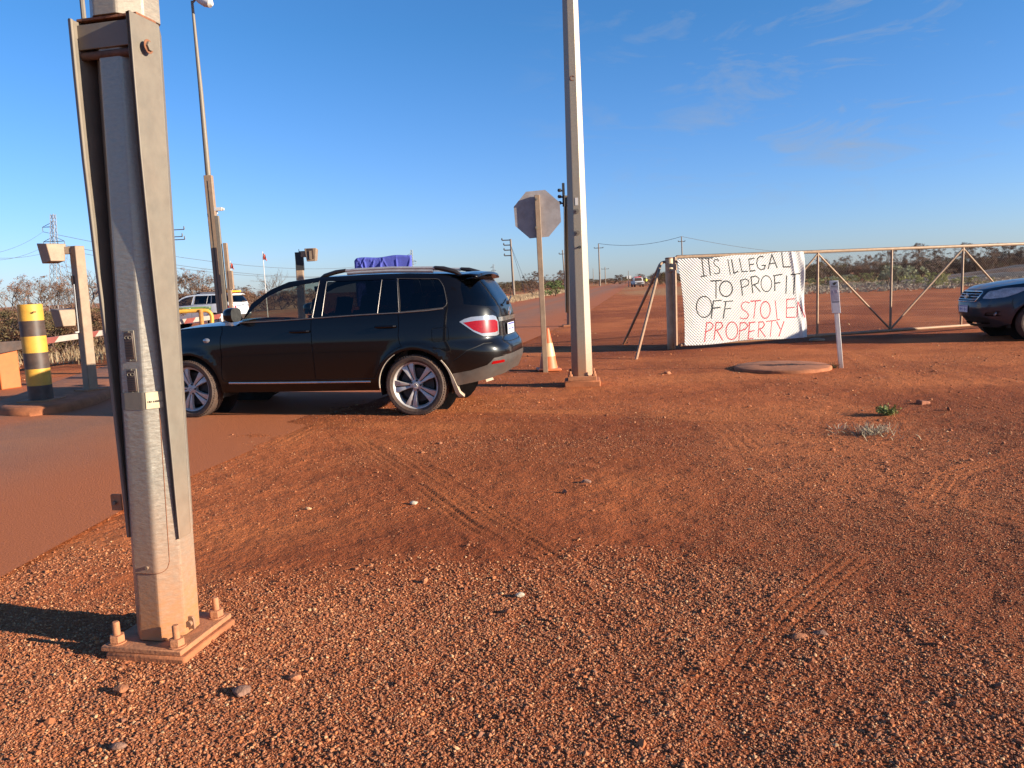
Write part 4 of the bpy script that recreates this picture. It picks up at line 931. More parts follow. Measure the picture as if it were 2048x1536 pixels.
# ================================================================== CARS
def _tab(pts, lo, hi, w=.03):
    z = np.linspace(lo, hi, 600); v = np.interp(z, [p[0] for p in pts], [p[1] for p in pts]); k = max(1, int(w / (z[1] - z[0])))
    ker = np.hanning(2 * k + 3); ker /= ker.sum(); vp = np.pad(v, k + 1, mode='edge'); return z, np.convolve(vp, ker, 'valid')
_B = _tab([(.15, .84), (.3, .885), (.4, .908), (.5, .918), (.65, .930), (.8, .936), (.9, .934), (.98, .924), (1.08, .908), (1.15, .893), (1.2, .878), (1.3, .838), (1.4, .794), (1.5, .745), (1.56, .71), (1.6, .675), (1.63, .64), (1.68, .56)], .1, 1.75, .05)
_XR = _tab([(.15, -.84), (.35, -.93), (.45, -.98), (.58, -1.035), (.70, -1.04), (.77, -1.015), (.84, -.95), (.95, -.945), (1.1, -.935), (1.2, -.915), (1.3, -.87), (1.45, -.775), (1.54, -.71), (1.6, -.66), (1.68, -.6)], .1, 1.75, .04)
_XF = _tab([(.15, 3.48), (.3, 3.68), (.4, 3.78), (.5, 3.83), (.62, 3.85), (.74, 3.83), (.8, 3.80), (.9, 3.74), (.97, 3.68), (1.02, 3.60), (1.08, 3.5), (1.2, 3.45), (1.75, 3.45)], .1, 1.75, .05)
XM = 1.3
def _plan(n, a, b):
    th = np.linspace(0, pi / 2, 1500); ux = np.sin(th) ** (2 / n); uy = np.cos(th) ** (2 / n); s = np.concatenate([[0], np.cumsum(np.hypot(np.diff(ux) * a, np.diff(uy) * b))]); return s, ux, uy
_PR = _plan(4.6, 2.35, .92); _PF = _plan(3.3, 2.55, .92)
QR, QF = XM - _PR[0][-1], XM + _PF[0][-1]
WHX = (0.0, 2.88); ARC = (.0, .345, .42)
def surf(q, z):
    q = np.asarray(q, float); z = np.asarray(z, float); b = np.interp(z, *_B)
    sr, sf = np.clip(XM - q, 0, _PR[0][-1]), np.clip(q - XM, 0, _PF[0][-1]); rear = q < XM
    ux = np.where(rear, np.interp(sr, _PR[0], _PR[1]), np.interp(sf, _PF[0], _PF[1])); uy = np.where(rear, np.interp(sr, _PR[0], _PR[2]), np.interp(sf, _PF[0], _PF[2]))
    x = np.where(rear, XM - (XM - np.interp(z, *_XR)) * ux, XM + (np.interp(z, *_XF) - XM) * ux); y = b * uy
    for wx in WHX:
        d = np.hypot(x - wx, z - ARC[1]); y = y + .016 * np.exp(-((d - .44) / .055) ** 2) * (uy > .5) * (z > .2)
    return np.stack([x, y, z], -1)
def q_of_x(x, z):
    if x < XM: return XM - float(np.interp((XM - x) / (XM - np.interp(z, *_XR)), _PR[1], _PR[0]))
    return XM + float(np.interp((x - XM) / (np.interp(z, *_XF) - XM), _PF[1], _PF[0]))
def q_of_y(y, z, rear=True):
    P_ = _PR if rear else _PF; s = float(np.interp(-y / np.interp(z, *_B), -P_[2], P_[0])); return XM - s if rear else XM + s
def tc(x, z):
    """from the photo survey plane at y = .93 to the body side"""
    d = .93 - float(np.interp(z, *_B)); k = 1 + d / 8.32; return (-2.865 + (x + 2.865) * k, 1.45 + (z - 1.45) * k)
def sp(pts, corr=True):
    o = []
    for x, z in pts:
        if corr: x, z = tc(x, z)
        o.append((q_of_x(x, z), z))
    return o
def rp(pts, rear=True): return [(q_of_y(y, z, rear), z) for y, z in pts]
def dens(poly, step=.03, close=True):
    o = []; n = len(poly)
    for i in range(n if close else n - 1):
        a, b = poly[i], poly[(i + 1) % n]; k = max(1, int(hypot(a[0] - b[0], a[1] - b[1]) / step)); o += [(a[0] + (b[0] - a[0]) * j / k, a[1] + (b[1] - a[1]) * j / k) for j in range(k)]
    if not close: o.append(poly[-1])
    return o
def rounded(poly, r=.03, k=5):
    o = []; n = len(poly)
    for i in range(n):
        p, a, b = (Vector(poly[j]) for j in (i, i - 1, (i + 1) % n)); u, v = a - p, b - p; l = min(r, u.length * .45, v.length * .45); u = p + u.normalized() * l; v = p + v.normalized() * l
        for t in np.linspace(0, 1, k): o.append(tuple((u.lerp(p, t)).lerp(p.lerp(v, t), t)))
    return o
def strip(line, w=.0045):
    line = dens(line, .04, False); n = len(line); L_, R_ = [], []
    for i, p in enumerate(line):
        a, b = line[max(0, i - 1)], line[min(n - 1, i + 1)]; tx, ty = b[0] - a[0], b[1] - a[1]; l = hypot(tx, ty) or 1; L_.append((p[0] - ty / l * w, p[1] + tx / l * w)); R_.append((p[0] + ty / l * w, p[1] - tx / l * w))
    return L_ + R_[::-1]
def inpoly(px, py, poly):
    c = np.zeros(px.shape, bool); n = len(poly)
    for i in range(n):
        (x1, y1), (x2, y2) = poly[i], poly[i - 1]
        if y1 == y2: continue
        c ^= ((y1 > py) != (y2 > py)) & (px < (x2 - x1) * (py - y1) / (y2 - y1) + x1)
    return c
def arch_pts(wx, a0, a1, r=None):
    r = r or ARC[2]; return [(wx + r * cos(radians(a)), ARC[1] + r * sin(radians(a))) for a in np.linspace(a0, a1, 26)]
_W1 = [(2.105, 1.147), (1.60, 1.153), (1.178, 1.166), (1.062, 1.572), (1.30, 1.548), (1.52, 1.508), (1.72, 1.435), (1.92, 1.30)]
_W2 = [(1.066, 1.186), (.395, 1.194), (.318, 1.568), (.972, 1.575)]
_W2b = [(.375, 1.194), (.165, 1.196), (.155, 1.564), (.298, 1.567)]
_W3 = [(.122, 1.194), (-.384, 1.224), (-.422, 1.26), (-.392, 1.47), (-.345, 1.548), (.122, 1.572)]
ROOFL = [tc(*p) for p in ((2.13, 1.10), (1.95, 1.355), (1.68, 1.512), (1.45, 1.59), (1.08, 1.625), (.5, 1.632), (.0, 1.625), (-.45, 1.60), (-.62, 1.575))]
HOODL = [(3.66, .985), (3.5, 1.015), (3.3, 1.045), (3.0, 1.08), (2.7, 1.10), (2.4, 1.108)]
_cells = None
def car_cells():
    global _cells
    if _cells: return _cells
    hood_e = [(QF, .965)] + [(q_of_x(x, z), z) for x, z in ((3.66, .97), (3.58, .99), (3.45, 1.02), (3.3, 1.045), (3.0, 1.08), (2.7, 1.10), (2.4, 1.108))]
    roof_e = [(q_of_x(x, z), z) for x, z in ROOFL]
    rear_top = rp([(.45, 1.575), (.2, 1.575), (0, 1.575)])
    bot = rp([(0, .44), (.3, .43), (.6, .41)]) + sp([(-.855, .396), (-.493, .332)], False) + sp(arch_pts(0, 186, 2)[1:], False) + sp([(.43, .30), (2.45, .30)], False) + sp(arch_pts(2.88, 187, -4), False) + [(q_of_x(3.45, .255), .255)] + rp([(.6, .245), (.3, .24), (0, .24)], False)
    shell = dens(bot + hood_e + roof_e + rear_top, .05)
    C = {}
    C['window_front'] = dens(rounded(sp(_W1), .025)); C['window_rear'] = dens(rounded(sp(_W2), .02)); C['window_vent'] = dens(rounded(sp(_W2b), .012)); C['window_quarter'] = dens(rounded(sp(_W3), .03))
    C['rear_window'] = dens(rp([(0, 1.20), (.3, 1.205), (.6, 1.215)]) + [rp([(.74, 1.25)])[0]] + rp([(.655, 1.43), (.59, 1.525), (.3, 1.54), (0, 1.54)]), .04)
    tl = sp([(-.545, 1.056), (-.60, 1.085), (-.672, 1.104), (-.80, 1.11)]) + rp([(.57, 1.108), (.52, 1.09), (.485, 1.03), (.50, .885), (.55, .872)]) + sp([(-.79, .876), (-.69, .935)])
    C['tail_light'] = dens(tl, .025)
    C['tail_red'] = dens(sp([(-.585, 1.045), (-.72, 1.06), (-.80, 1.06)]) + rp([(.55, 1.055), (.505, 1.03), (.52, .925), (.57, .912)]) + sp([(-.77, .912), (-.69, .955)]), .025)
    C['reflector'] = dens(rounded(sp([(-.86, .555), (-.985, .565), (-.985, .595), (-.88, .59)]), .012), .02)
    C['headlight'] = dens(rounded(rp([(.47, .80)], False) + sp([(3.62, .795), (3.42, .82), (3.24, .885), (3.02, .985), (3.2, .995), (3.42, .985)], False) + rp([(.60, .955), (.50, .935)], False), .03), .03)
    C['grille'] = dens(rp([(0, .745), (.36, .75), (.415, .90), (.40, .925), (0, .93)], False), .03)
    C['fog_recess'] = dens(rounded(rp([(.52, .47), (.70, .465)], False) + sp([(3.52, .49), (3.50, .545)], False) + rp([(.70, .565), (.55, .54)], False), .03), .03)
    C['intake'] = dens(rp([(0, .30), (.50, .31), (.56, .40), (.48, .45), (0, .46)], False), .04)
    C['rear_bumper_skirt'] = dens(bot[:5] + sp([(-.43, .40), (-.443, .474), (-.64, .50), (-.82, .551), (-.895, .625), (-1.0, .642)], True) + rp([(.6, .648), (.3, .65), (0, .65)]), .04)
    gaps = []
    G = lambda *l: gaps.append(strip(list(l)))
    dz = .44
    G(*sp([(2.40, 1.12), (2.385, 1.02), (2.40, .75), (2.425, .47), (2.40, dz)], False))
    G(*sp([(1.155, 1.57), (1.20, 1.16), (1.214, 1.07), (1.212, .75), (1.205, dz)]))
    G(*sp([(.135, 1.57), (.142, 1.19), (.148, 1.0), (.16, .93)]), *sp(arch_pts(0, 75, 28, .47), False), *sp([(.47, .47), (.475, dz)], False))
    G(*sp([(2.40, dz), (1.9, dz), (1.2, dz), (.475, dz)], False))
    G(*sp([(2.40, 1.117), (3.0, 1.066), (3.3, 1.03)], False))
    fc = rounded(sp([(-.235, .84), (-.42, .85), (-.42, 1.0), (-.235, .995)]), .03); gaps.append(strip(fc + [fc[0]], .003))
    G(*rp([(.60, 1.20), (.49, 1.12), (.46, 1.03), (.475, .86), (.46, .80), (.3, .785), (0, .78)]))                      # tailgate
    G(*rp([(.66, .80)]), *sp([(-.80, .80), (-.62, .73), (-.46, .62)], False))                               # bumper top
    G(*sp([(3.27, .55), (3.32, .72), (3.30, .80)], False)); G(*rp([(.47, .95), (.44, .76), (.2, .735), (0, .73)], False))
    front_door = sp([(2.40, 1.12), (2.385, 1.02), (2.40, .75), (2.425, .47), (2.40, dz), (1.205, dz)], False) + sp([(1.212, .75), (1.214, 1.07), (1.20, 1.16), (1.155, 1.58)]) + sp([(1.45, 1.555), (1.72, 1.47), (1.95, 1.31), (2.13, 1.16)])
    rear_door = sp([(1.155, 1.58), (1.20, 1.16), (1.214, 1.07), (1.212, .75)]) + sp([(1.205, dz), (.475, dz), (.47, .47)], False) + sp(arch_pts(0, 28, 75, .47), False) + sp([(.16, .93), (.148, 1.0), (.142, 1.19), (.135, 1.575)])
    cons = [shell] + list(C.values()) + gaps + [front_door, rear_door]
    V, E = [], []
    for pl in cons:
        k = len(V); V += pl; E += [(k + i, k + (i + 1) % len(pl)) for i in range(len(pl))]
    st = .045; g = [(a, b) for a in np.arange(QR, QF + .01, st) for b in np.arange(.24, 1.64, st)]
    gx, gz = np.array([p[0] for p in g]), np.array([p[1] for p in g]); keep = inpoly(gx, gz, shell)
    V += [p for p, k in zip(g, keep) if k]
    ov, oe, of, *_ = delaunay_2d_cdt([Vector(p) for p in V], E, [], 0, 1e-5)
    ov = np.array([v[:] for v in ov]); of = np.array(of); cen = ov[of].mean(1); cx, cz = cen[:, 0], cen[:, 1]
    ins = inpoly(cx, cz, shell); ar = np.abs(np.cross(ov[of[:, 1]] - ov[of[:, 0]], ov[of[:, 2]] - ov[of[:, 0]])); ins &= ar > 1e-9
    lab = np.full(len(of), 'body', dtype=object)
    lab[inpoly(cx, cz, front_door)] = 'front_door'; lab[inpoly(cx, cz, rear_door)] = 'rear_door'
    for g_ in gaps: lab[inpoly(cx, cz, g_)] = 'gap'
    for k in ('rear_bumper_skirt', 'intake', 'fog_recess', 'grille', 'headlight', 'tail_light', 'tail_red', 'reflector', 'rear_window', 'window_quarter', 'window_vent', 'window_rear', 'window_front'): lab[inpoly(cx, cz, C[k])] = k
    lab[~ins] = 'out'
    P0 = surf(ov[:, 0], ov[:, 1]); e = .004
    du = surf(np.clip(ov[:, 0] + e, QR, QF), ov[:, 1]) - surf(np.clip(ov[:, 0] - e, QR, QF), ov[:, 1]); dv = surf(ov[:, 0], ov[:, 1] + e) - surf(ov[:, 0], ov[:, 1] - e)
    Nn = np.cross(dv, du); Nn /= np.linalg.norm(Nn, axis=1)[:, None] + 1e-12
    a = ov[of[:, 0]]; 
    cr = np.cross(P0[of[:, 1]] - P0[of[:, 0]], P0[of[:, 2]] - P0[of[:, 0]]); flip = (cr * Nn[of].sum(1)).sum(1) < 0
    of[flip] = of[flip][:, ::-1]
    _cells = (P0, Nn, of, lab); return _cells
def cell_mesh(name, labels, sides, mats, parent, inset=0., extra=None):
    """triangles of the listed cells, left side (+1), right side (-1) or both"""
    P0, Nn, of, lab = car_cells(); Vs, Ns, Fs, Ms = [], [], [], []; off = 0
    for s in sides:
        for mi, (lb, ins) in enumerate(labels):
            f = of[lab == lb]
            if not len(f): continue
            u, inv = np.unique(f, return_inverse=True); inv = inv.reshape(f.shape)
            v = P0[u] - Nn[u] * ins; n = Nn[u].copy()
            if s < 0: v = v * (1, -1, 1); n = n * (1, -1, 1); inv = inv[:, ::-1]
            Vs.append(v); Ns.append(n); Fs.append(inv + off); Ms += [mi] * len(f); off += len(v)
    V = np.concatenate(Vs); N_ = np.concatenate(Ns); F = np.concatenate(Fs)
    me = bpy.data.meshes.new(name); me.from_pydata(V.tolist(), [], F.tolist())
    for m in mats: me.materials.append(m)
    me.polygons.foreach_set('material_index', Ms); me.polygons.foreach_set('use_smooth', [True] * len(F)); me.update()
    if len(me.vertices) == len(N_): me.normals_split_custom_set_from_vertices(N_.tolist())
    return link(name, me, parent, False)
CHROME = mat('bright_chrome_trim', (.62, .60, .57), .14, .95, .05, 12, dustn=.12)
SILVER = mat('machined_silver_wheel', (.54, .51, .47), .45, .4, .08, 14, dustn=.2)
LENSC = mat('clear_lamp_lens', (.30, .30, .31), .12, .35, .05, 40, coat=1, spec=.8)
LENSR = mat('red_lamp_lens', (.26, .002, .003), .25, 0, .12, 45, coat=.35, spec=.2)
SEAT = mat('tan_grey_seat_cloth', (.10, .085, .07), .85, 0, .15, 10)
PLASTIC = mat('grey_bumper_plastic', (.055, .058, .056), .45, .2, .12, 8, dust=.22, dusth=.55, dustn=.12)
BLACKP = mat('black_trim_plastic', (.012, .012, .012), .45, 0, .15, 12, dustn=.05)
TRIM = mat('dull_window_trim', (.17, .16, .15), .4, .5, .08, 14, dustn=.15)
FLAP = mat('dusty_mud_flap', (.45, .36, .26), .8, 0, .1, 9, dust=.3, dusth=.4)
GLASS_D = glassmat('dark_tinted_glass', (.055, .05, .05)); GLASS_F = glassmat('clear_car_glass', (.66, .70, .66)); GLASS_R = glassmat('dusty_tinted_glass', (.05, .05, .052), 1, .12)
PLATEM = mat('pale_number_plate', (.62, .62, .68), .4, 0, .04, 12, dustn=.15); PLATEB = mat('blue_plate_lettering', (.05, .06, .30), .5, 0, .1, 30)
def paint(name, col, metal=.3, dustn=.05, dust=.25):
    return mat(name, col, .3, metal, .1, 200, coat=.55, spec=.15, dust=dust, dusth=.75, dustn=dustn)
TYRE_PROF = [(.268, -.085), (.30, -.112), (.335, -.112), (.347, -.095), (.352, -.05), (.352, .05), (.347, .095), (.335, .112), (.30, .112), (.268, .085)]
def make_wheel(parent, x, side, steer=0., yc=.80):
    """axis along local z of the wheel, outboard positive"""
    w = bpy.data.objects.new('wheel', None); COL.objects.link(w); w.parent = parent; w.location = (x, yc * side, .347); w.rotation_euler = (-pi / 2 * side, 0, 0)
    if steer: w.rotation_euler = (Matrix.Rotation(steer, 3, 'Z') @ Euler((-pi / 2 * side, 0, 0)).to_matrix()).to_euler()
    m = MB(); m.lathe(TYRE_PROF, None, 56, cap=False)
    n = 72
    for i in range(n):
        a = 2 * pi * i / n
        for s in (-1, 1):
            c = Vector((.350 * cos(a), .350 * sin(a), s * .062)); R = Matrix.Rotation(a, 3, 'Z') @ Matrix.Rotation(s * .5, 3, 'X'); m.box(c, (.010, .018, .075), R)
    m.build('tyre', RUBBER, w, 35, world=False)
    m = MB(); m.lathe([(.275, -.08), (.27, -.06), (.245, -.03), (.24, .05), (.262, .082), (.272, .088), (.274, .08), (.262, .06)], None, 56, cap=False); m.build('rim', SILVER, w, 40, world=False)
    m = MB(); m.lathe([(.0, .0), (.20, .0), (.20, -.02), (.0, -.02)], Matrix.Translation((0, 0, .0)), 40); m.lathe([(0, -.06), (.245, -.06)], None, 40); m.build('brake_disc', mat_dark_disc, w, 40, world=False)
    m = MB()
    for k in range(5):
        a = radians(75 + 72 * k) * side; ca, sa = cos(a), sin(a)
        for s in (-1, 1):
            t = lambda r, o, z: Vector((r * ca - (o * s) * sa, r * sa + (o * s) * ca, z))
            q = [(.045, .004, .026, .062), (.10, .005, .036, .074), (.17, .006, .054, .08), (.235, .008, .078, .076), (.262, .010, .090, .066)]
            vs = []
            for r, o0, o1, z in q: vs += [t(r, o0, z - .008), t(r, o0 + (o1 - o0) * .3, z), t(r, o1 - .006, z), t(r, o1, z - .03), t(r, o0, z - .03)]
            fs = [(i * 5 + j, i * 5 + (j + 1) % 5, i * 5 + 5 + (j + 1) % 5, i * 5 + 5 + j) for i in range(4) for j in range(5)] + [tuple(range(5)), tuple(range(20, 25))]
            m.add(vs, fs)
        m.mi = 1; vs = [Vector((r * ca - o * sa, r * sa + o * ca, z)) for r, o, z in ((.05, .006, .058), (.05, -.006, .058), (.25, -.014, .058), (.25, .014, .058))]; m.add(vs, [(0, 1, 2, 3)]); m.mi = 0
    m.lathe([(.075, .03), (.07, .062), (.05, .07), (.034, .074), (.032, .082), (.0, .084)], None, 30)
    sp_ = m.build('spokes', [SILVER, mat_dark_disc], w, 35, world=False)
    bm = bmesh.new(); bm.from_mesh(sp_.data); bmesh.ops.recalc_face_normals(bm, faces=bm.faces); bm.to_mesh(sp_.data); bm.free()
    for k in range(5):
        a = radians(39 + 72 * k); m = MB(); m.lathe([(.013, .05), (.013, .072), (.0, .073)], Matrix.Translation((.058 * cos(a), .058 * sin(a), 0)), 8); m.build('lug_nut', mat_dark_disc, w, 40, world=False)
    m = MB(); m.tube([(.018 * cos(a), .012 * sin(a), .086) for a in np.linspace(0, 2 * pi, 17)], .0025, 5, cap=False); m.build('cap_emblem', CHROME, w, world=False)
    return w
mat_dark_disc = mat('dark_grey_metal', (.05, .048, .045), .55, .4, .2, 20)  # even dark grey for discs, slots, nuts and mirror glass
def on_side(x, z, off=0., s=1, corr=True):
    if corr: x, z = tc(x, z)
    q = q_of_x(x, z); p = surf(q, z); return Vector((p[0], (p[1] + off) * s, p[2]))
def emblem(parent, C, w, h, m, M=None):
    """three interlocking ovals"""
    k = MB()
    for (cx, cz, a, b) in ((0, 0, w, h), (0, 0, w * .36, h * .9), (0, h * .38, w * .72, h * .42)):
        k.tube([C + (M @ Vector((a * cos(t), 0, cz + b * sin(t))) if M else Vector((0, a * cos(t), cz + b * sin(t)))) for t in np.linspace(0, 2 * pi, 25)], w * .09, 6, cap=False)
    return k.build('emblem', m, parent, world=False)
def make_car(loc, rz, label, body, name='parked_car', cat='car', steer=0., silver_rail=True, stripes=None, dust_front=None, group=None, glassf=None):
    root = thing(name, loc, label, cat, group, rz); B = lambda nm, m, mm, par=None, **k: m.build(nm, mm, par or root, world=False, **k)
    gapm = DARKM
    bd = cell_mesh('body', [('body', 0), ('gap', .008), ('rear_bumper_skirt', -.004), ('intake', .03), ('fog_recess', .035)], (1, -1), [body, gapm, PLASTIC, DARKM, DARKM], root)
    for s in (1, -1):
        fd = cell_mesh('front_door', [('front_door', 0)], (s,), [stripes or body], root)
        rd = cell_mesh('rear_door', [('rear_door', 0)], (s,), [stripes or body], root)
        cell_mesh('window', [('window_front', .005)], (s,), [glassf or GLASS_F], fd); cell_mesh('window', [('window_rear', .005)], (s,), [GLASS_D], rd); cell_mesh('window', [('window_vent', .005)], (s,), [GLASS_D], rd)
        cell_mesh('quarter_window', [('window_quarter', .004)], (s,), [GLASS_D], root)
        tl = cell_mesh('tail_light', [('tail_light', -.006)], (s,), [LENSC], root); cell_mesh('red_lens', [('tail_red', -.008)], (s,), [LENSR], tl)
        cell_mesh('reflector', [('reflector', -.006)], (s,), [LENSR], root)
        hl = cell_mesh('headlight', [('headlight', -.003)], (s,), [LENSH], root)
        m = MB()
        for (x, z, r) in ((3.53, .875, .062), (3.43, .885, .055)):
            p = on_side(x, z, -.07, s, False); m.lathe([(r, 0), (r * .8, -.03), (r * .3, -.05), (0, -.052)], Matrix.Translation(p) @ Matrix.Rotation(radians(80), 4, 'Y'), 20, cap=False)
        B('reflector_bowl', m, CHROME, hl)
        m = MB(); p = on_side(3.56, .515, -.03, s, False); m.lathe([(0, .0), (.04, -.004), (.045, -.02)], Matrix.Translation(p + Vector((.0, 0, 0))) @ Matrix.Rotation(radians(75), 4, 'Y'), 18); B('fog_lamp', m, LENSC)
        # handles, trims, indicator
        for par, hx, hz in ((fd, 1.36, 1.012), (rd, .30, 1.035)):
            m = MB(); pts = [on_side(hx + dx, hz + .004 * dx, of, s) for dx, of in ((.12, .012), (.10, .036), (.0, .042), (-.10, .036), (-.12, .012))]; m.tube(pts, .014, 8); B('handle', m, body, par)
        m = MB(); m.tube([on_side(x, z, .006, s) for x, z in dens([(2.12, 1.138), (1.6, 1.146), (1.19, 1.158), (.6, 1.178), (.128, 1.186), (-.2, 1.2), (-.38, 1.215)], .1, False)], .0075, 6); B('belt_trim', m, TRIM)
        for (a, b) in (((1.186, 1.166), (1.066, 1.58)), ((1.066, 1.183), (.975, 1.575)), ((.386, 1.19), (.308, 1.565)), ((.13, 1.19), (.128, 1.575))):
            m = MB(); m.tube([on_side(a[0] + (b[0] - a[0]) * t, a[1] + (b[1] - a[1]) * t, .004, s) for t in np.linspace(0, 1, 8)], .0035, 5); B('pillar_trim', m, TRIM)
        ql = sp(_W3); m = MB(); pts = [Vector(surf(*p)) + Vector((0, .004, 0)) for p in dens(rounded(ql, .03), .04)]; pts = [Vector((p.x, p.y * s, p.z)) for p in pts + pts[:1]]; m.tube(pts, .004, 5, cap=False); B('quarter_window_trim', m, PLASTIC)
        m = MB(); m.tube([on_side(x, z, .012, s, False) for x, z in dens([(2.34, .418), (1.8, .412), (1.2, .408), (.53, .405)], .15, False)], [.014] * 13 if False else .013, 8); B('sill_trim', m, CHROME)
        m = MB(); p = on_side(2.60, .935, .002, s); m.lathe([(.0, .012), (.02, .009), (.03, 0)], Matrix.Translation(p) @ Matrix.Scale(1.6, 4, Vector((1, 0, 0))) @ Matrix.Rotation(-pi / 2 * s, 4, 'X') , 16); B('side_indicator', m, LENSC)
        # mirror
        mx, mz = 2.13, 1.235; bs = on_side(mx - .02, 1.19, -.01, s); m = MB(); cc = Vector((mx + .02, (1.02) * s, mz))
        m.tube([bs, bs.lerp(cc, .5) + Vector((.01, 0, -.03)), cc + Vector((0, -.06 * s, -.05))], [.03, .028, .022], 8)
        rows = []
        for t in np.linspace(0, 1, 9):
            k = sin(pi * (.12 + .88 * t) / 1.0 * .5) ** .6 if t < 1 else 1; xx = .10 - .15 * t; sc_ = [.25, .62, .8, .9, .96, 1, 1, .99, .96][int(round(t * 8))]
            rows.append([cc + Vector((xx, s * (.115 * sc_ * (abs(cos(a)) ** .7) * (1 if cos(a) > 0 else -1)), .085 * sc_ * (abs(sin(a)) ** .7) * (1 if sin(a) > 0 else -1))) for a in np.linspace(0, 2 * pi, 25)])
        m.grid(rows); mi = B('side_mirror', m, body, smooth=60)
        m = MB(); m.add(rows[-1][:-1], [tuple(range(24))]); B('mirror_glass', m, mat_dark_disc, mi)
        # roof rail
        m = MB(); yr = .585 * s; k = lambda x, z: (lambda t: Vector((t[0], yr, t[1])))((-2.865 + (x + 2.865) * 1.04, 1.45 + (z - 1.45) * 1.04))
        m.tube([k(.74, 1.685), k(.6, 1.69), k(.2, 1.69), k(-.32, 1.667)], .02, 8); m.tube([k(.72, 1.655), k(.6, 1.66), k(.2, 1.66), k(-.30, 1.637)], .022, 8); rl = B('roof_rail', m, SILVER if silver_rail else BLACK)
        m = MB(); m.tube([k(1.08, 1.60), k(1.0, 1.642), k(.86, 1.675), k(.735, 1.69)], [.012, .024, .026, .021], 8); m.tube([k(-.315, 1.672), k(-.42, 1.655), k(-.55, 1.618), k(-.62, 1.575)], [.021, .03, .028, .016], 8); B('rail_foot', m, BLACKP, rl)
        # mud flap, arch liner
        m = MB(); fl = []
        for t in np.linspace(0, 1, 9):
            a = radians(138 + 52 * t); x, z = .43 * cos(a), ARC[1] + .43 * sin(a)
            if t > .75: x, z = -.425 - .055 * (t - .75) * 4, .29 - .10 * (t - .75) * 4
            w_ = .012 + .05 * t ** 2; p = on_side(x, max(z, .2), .012, s, False); p.z = z; fl.append([p, p + Vector((-w_, 0, .004)), p + Vector((-w_, -.03 * s, .004)), p + Vector((-w_ * .2, -.22 * s * t, 0))])
        m.grid(fl); B('mud_flap', m, FLAP, smooth=60)
        for wx in WHX:
            m = MB(); rows = []
            for a in np.linspace(-15, 195, 30):
                rr = .425 if 0 <= a <= 180 else .425
                rows.append([Vector((wx + rr * cos(radians(a)), s * yy, ARC[1] + rr * sin(radians(a)))) for yy in (min(.905, float(surf(q_of_x(wx + rr * cos(radians(a)), max(.3, ARC[1] + rr * sin(radians(a)))), max(.3, ARC[1] + rr * sin(radians(a))))[1]) - .012), .7, .5)])
            m.grid(rows); m.lathe([(0, 0), (.425, 0)], Matrix.Translation((wx, .5 * s, ARC[1])) @ Matrix.Rotation(pi / 2, 4, 'X'), 30); B('wheel_arch_liner', m, DARKM)
        m = MB(); m.tube([on_side(*p, .004, s, False) for p in arch_pts(0, 60, -2, .424)], [.004 + .004 * t for t in np.linspace(0, 1, 26)], 6); B('dusty_arch_highlight', m, FLAP)  # pale strip paints the dusty arch lip and its bright highlight
        for wx in WHX: make_wheel(root, wx, s, steer if wx > 1 else 0)
    cell_mesh('rear_window', [('rear_window', .003)], (1, -1), [GLASS_R], root)
    gr = cell_mesh('grille', [('grille', .03)], (1, -1), [DARKM], root)
    # grille bars, surround and badge
    def front_pt(y, z, off=0.):
        p = surf(q_of_y(abs(y), z, False), z); return Vector((p[0] + off, y, z))
    for z in (.785, .835, .885):
        m = MB(); m.tube([front_pt(y, z, .005) for y in np.linspace(-.37 - (z - .785) * .25, .37 + (z - .785) * .25, 13)], .011, 6); B('grille_bar', m, CHROME, gr)
    m = MB(); loop = [(y, .745) for y in np.linspace(-.36, .36, 9)] + [(.39, .82), (.415, .90), (.40, .93)] + [(y, .935) for y in np.linspace(.36, -.36, 9)] + [(-.40, .93), (-.415, .90), (-.39, .82), (-.36, .745)]; m.tube([front_pt(y, z, .008) for y, z in loop], .013, 6, cap=False); B('grille_surround', m, CHROME, gr)
    emblem(gr, front_pt(0, .838, .03), .085, .06, CHROME)
    for (nm, x, z, sg) in (('number_plate', front_pt(0, .60, .012).x, .60, 1), ('number_plate', -.965, .93, -1)):
        m = MB(); m.box((x, 0, z), (.008, .372, .134)); pl = B(nm, m, PLATEM, bevel=.003)
        m = MB()
        for k in range(7):
            if k == 3: continue
            m.box((x + sg * .0045, -.135 + k * .045, z - .008), (.002, .028, .016)); m.box((x + sg * .0045, -.135 + k * .045 + .01 * (-1) ** k, z - .008), (.002, .007, .066))
        B('plate_characters', m, PLATEB, pl)
        m = MB(); m.box((x + sg * .0045, 0, z + .052), (.002, .34, .016)); B('plate_band', m, PLATEB, pl)
    # bonnet, windscreen, roof
    def cross(row_pts, name, mm, crown, bulge, ny=15, par=None):
        m = MB(); rows = []
        for (P_, cr, bu) in zip(row_pts, crown, bulge):
            row = []
            for t in np.linspace(1, -1, ny): row.append(Vector((P_[0] + bu * (1 - t * t), P_[1] * t, P_[2] + cr * (1 - t * t))))
            rows.append(row)
        m.grid(rows); return B(name, m, mm, par, smooth=180)
    he = [(QF, .965)] + [(q_of_x(x, z), z) for x, z in ((3.66, .97), (3.58, .99), (3.45, 1.02), (3.3, 1.045), (3.0, 1.08), (2.7, 1.10), (2.4, 1.108), (2.2, 1.105))]
    he = dens(he, .05, False); hp = [tuple(surf(*p)) for p in he]; n = len(hp); cr = [.055 * min(1, abs(p[1]) / .8) ** 1.5 * (.6 + .4 * i / n) for i, p in enumerate(hp)]
    cross(hp, 'bonnet', body, cr, [(.16 * max(0, (i / n - .6) / .4) ** 2) for i in range(n)], 25)
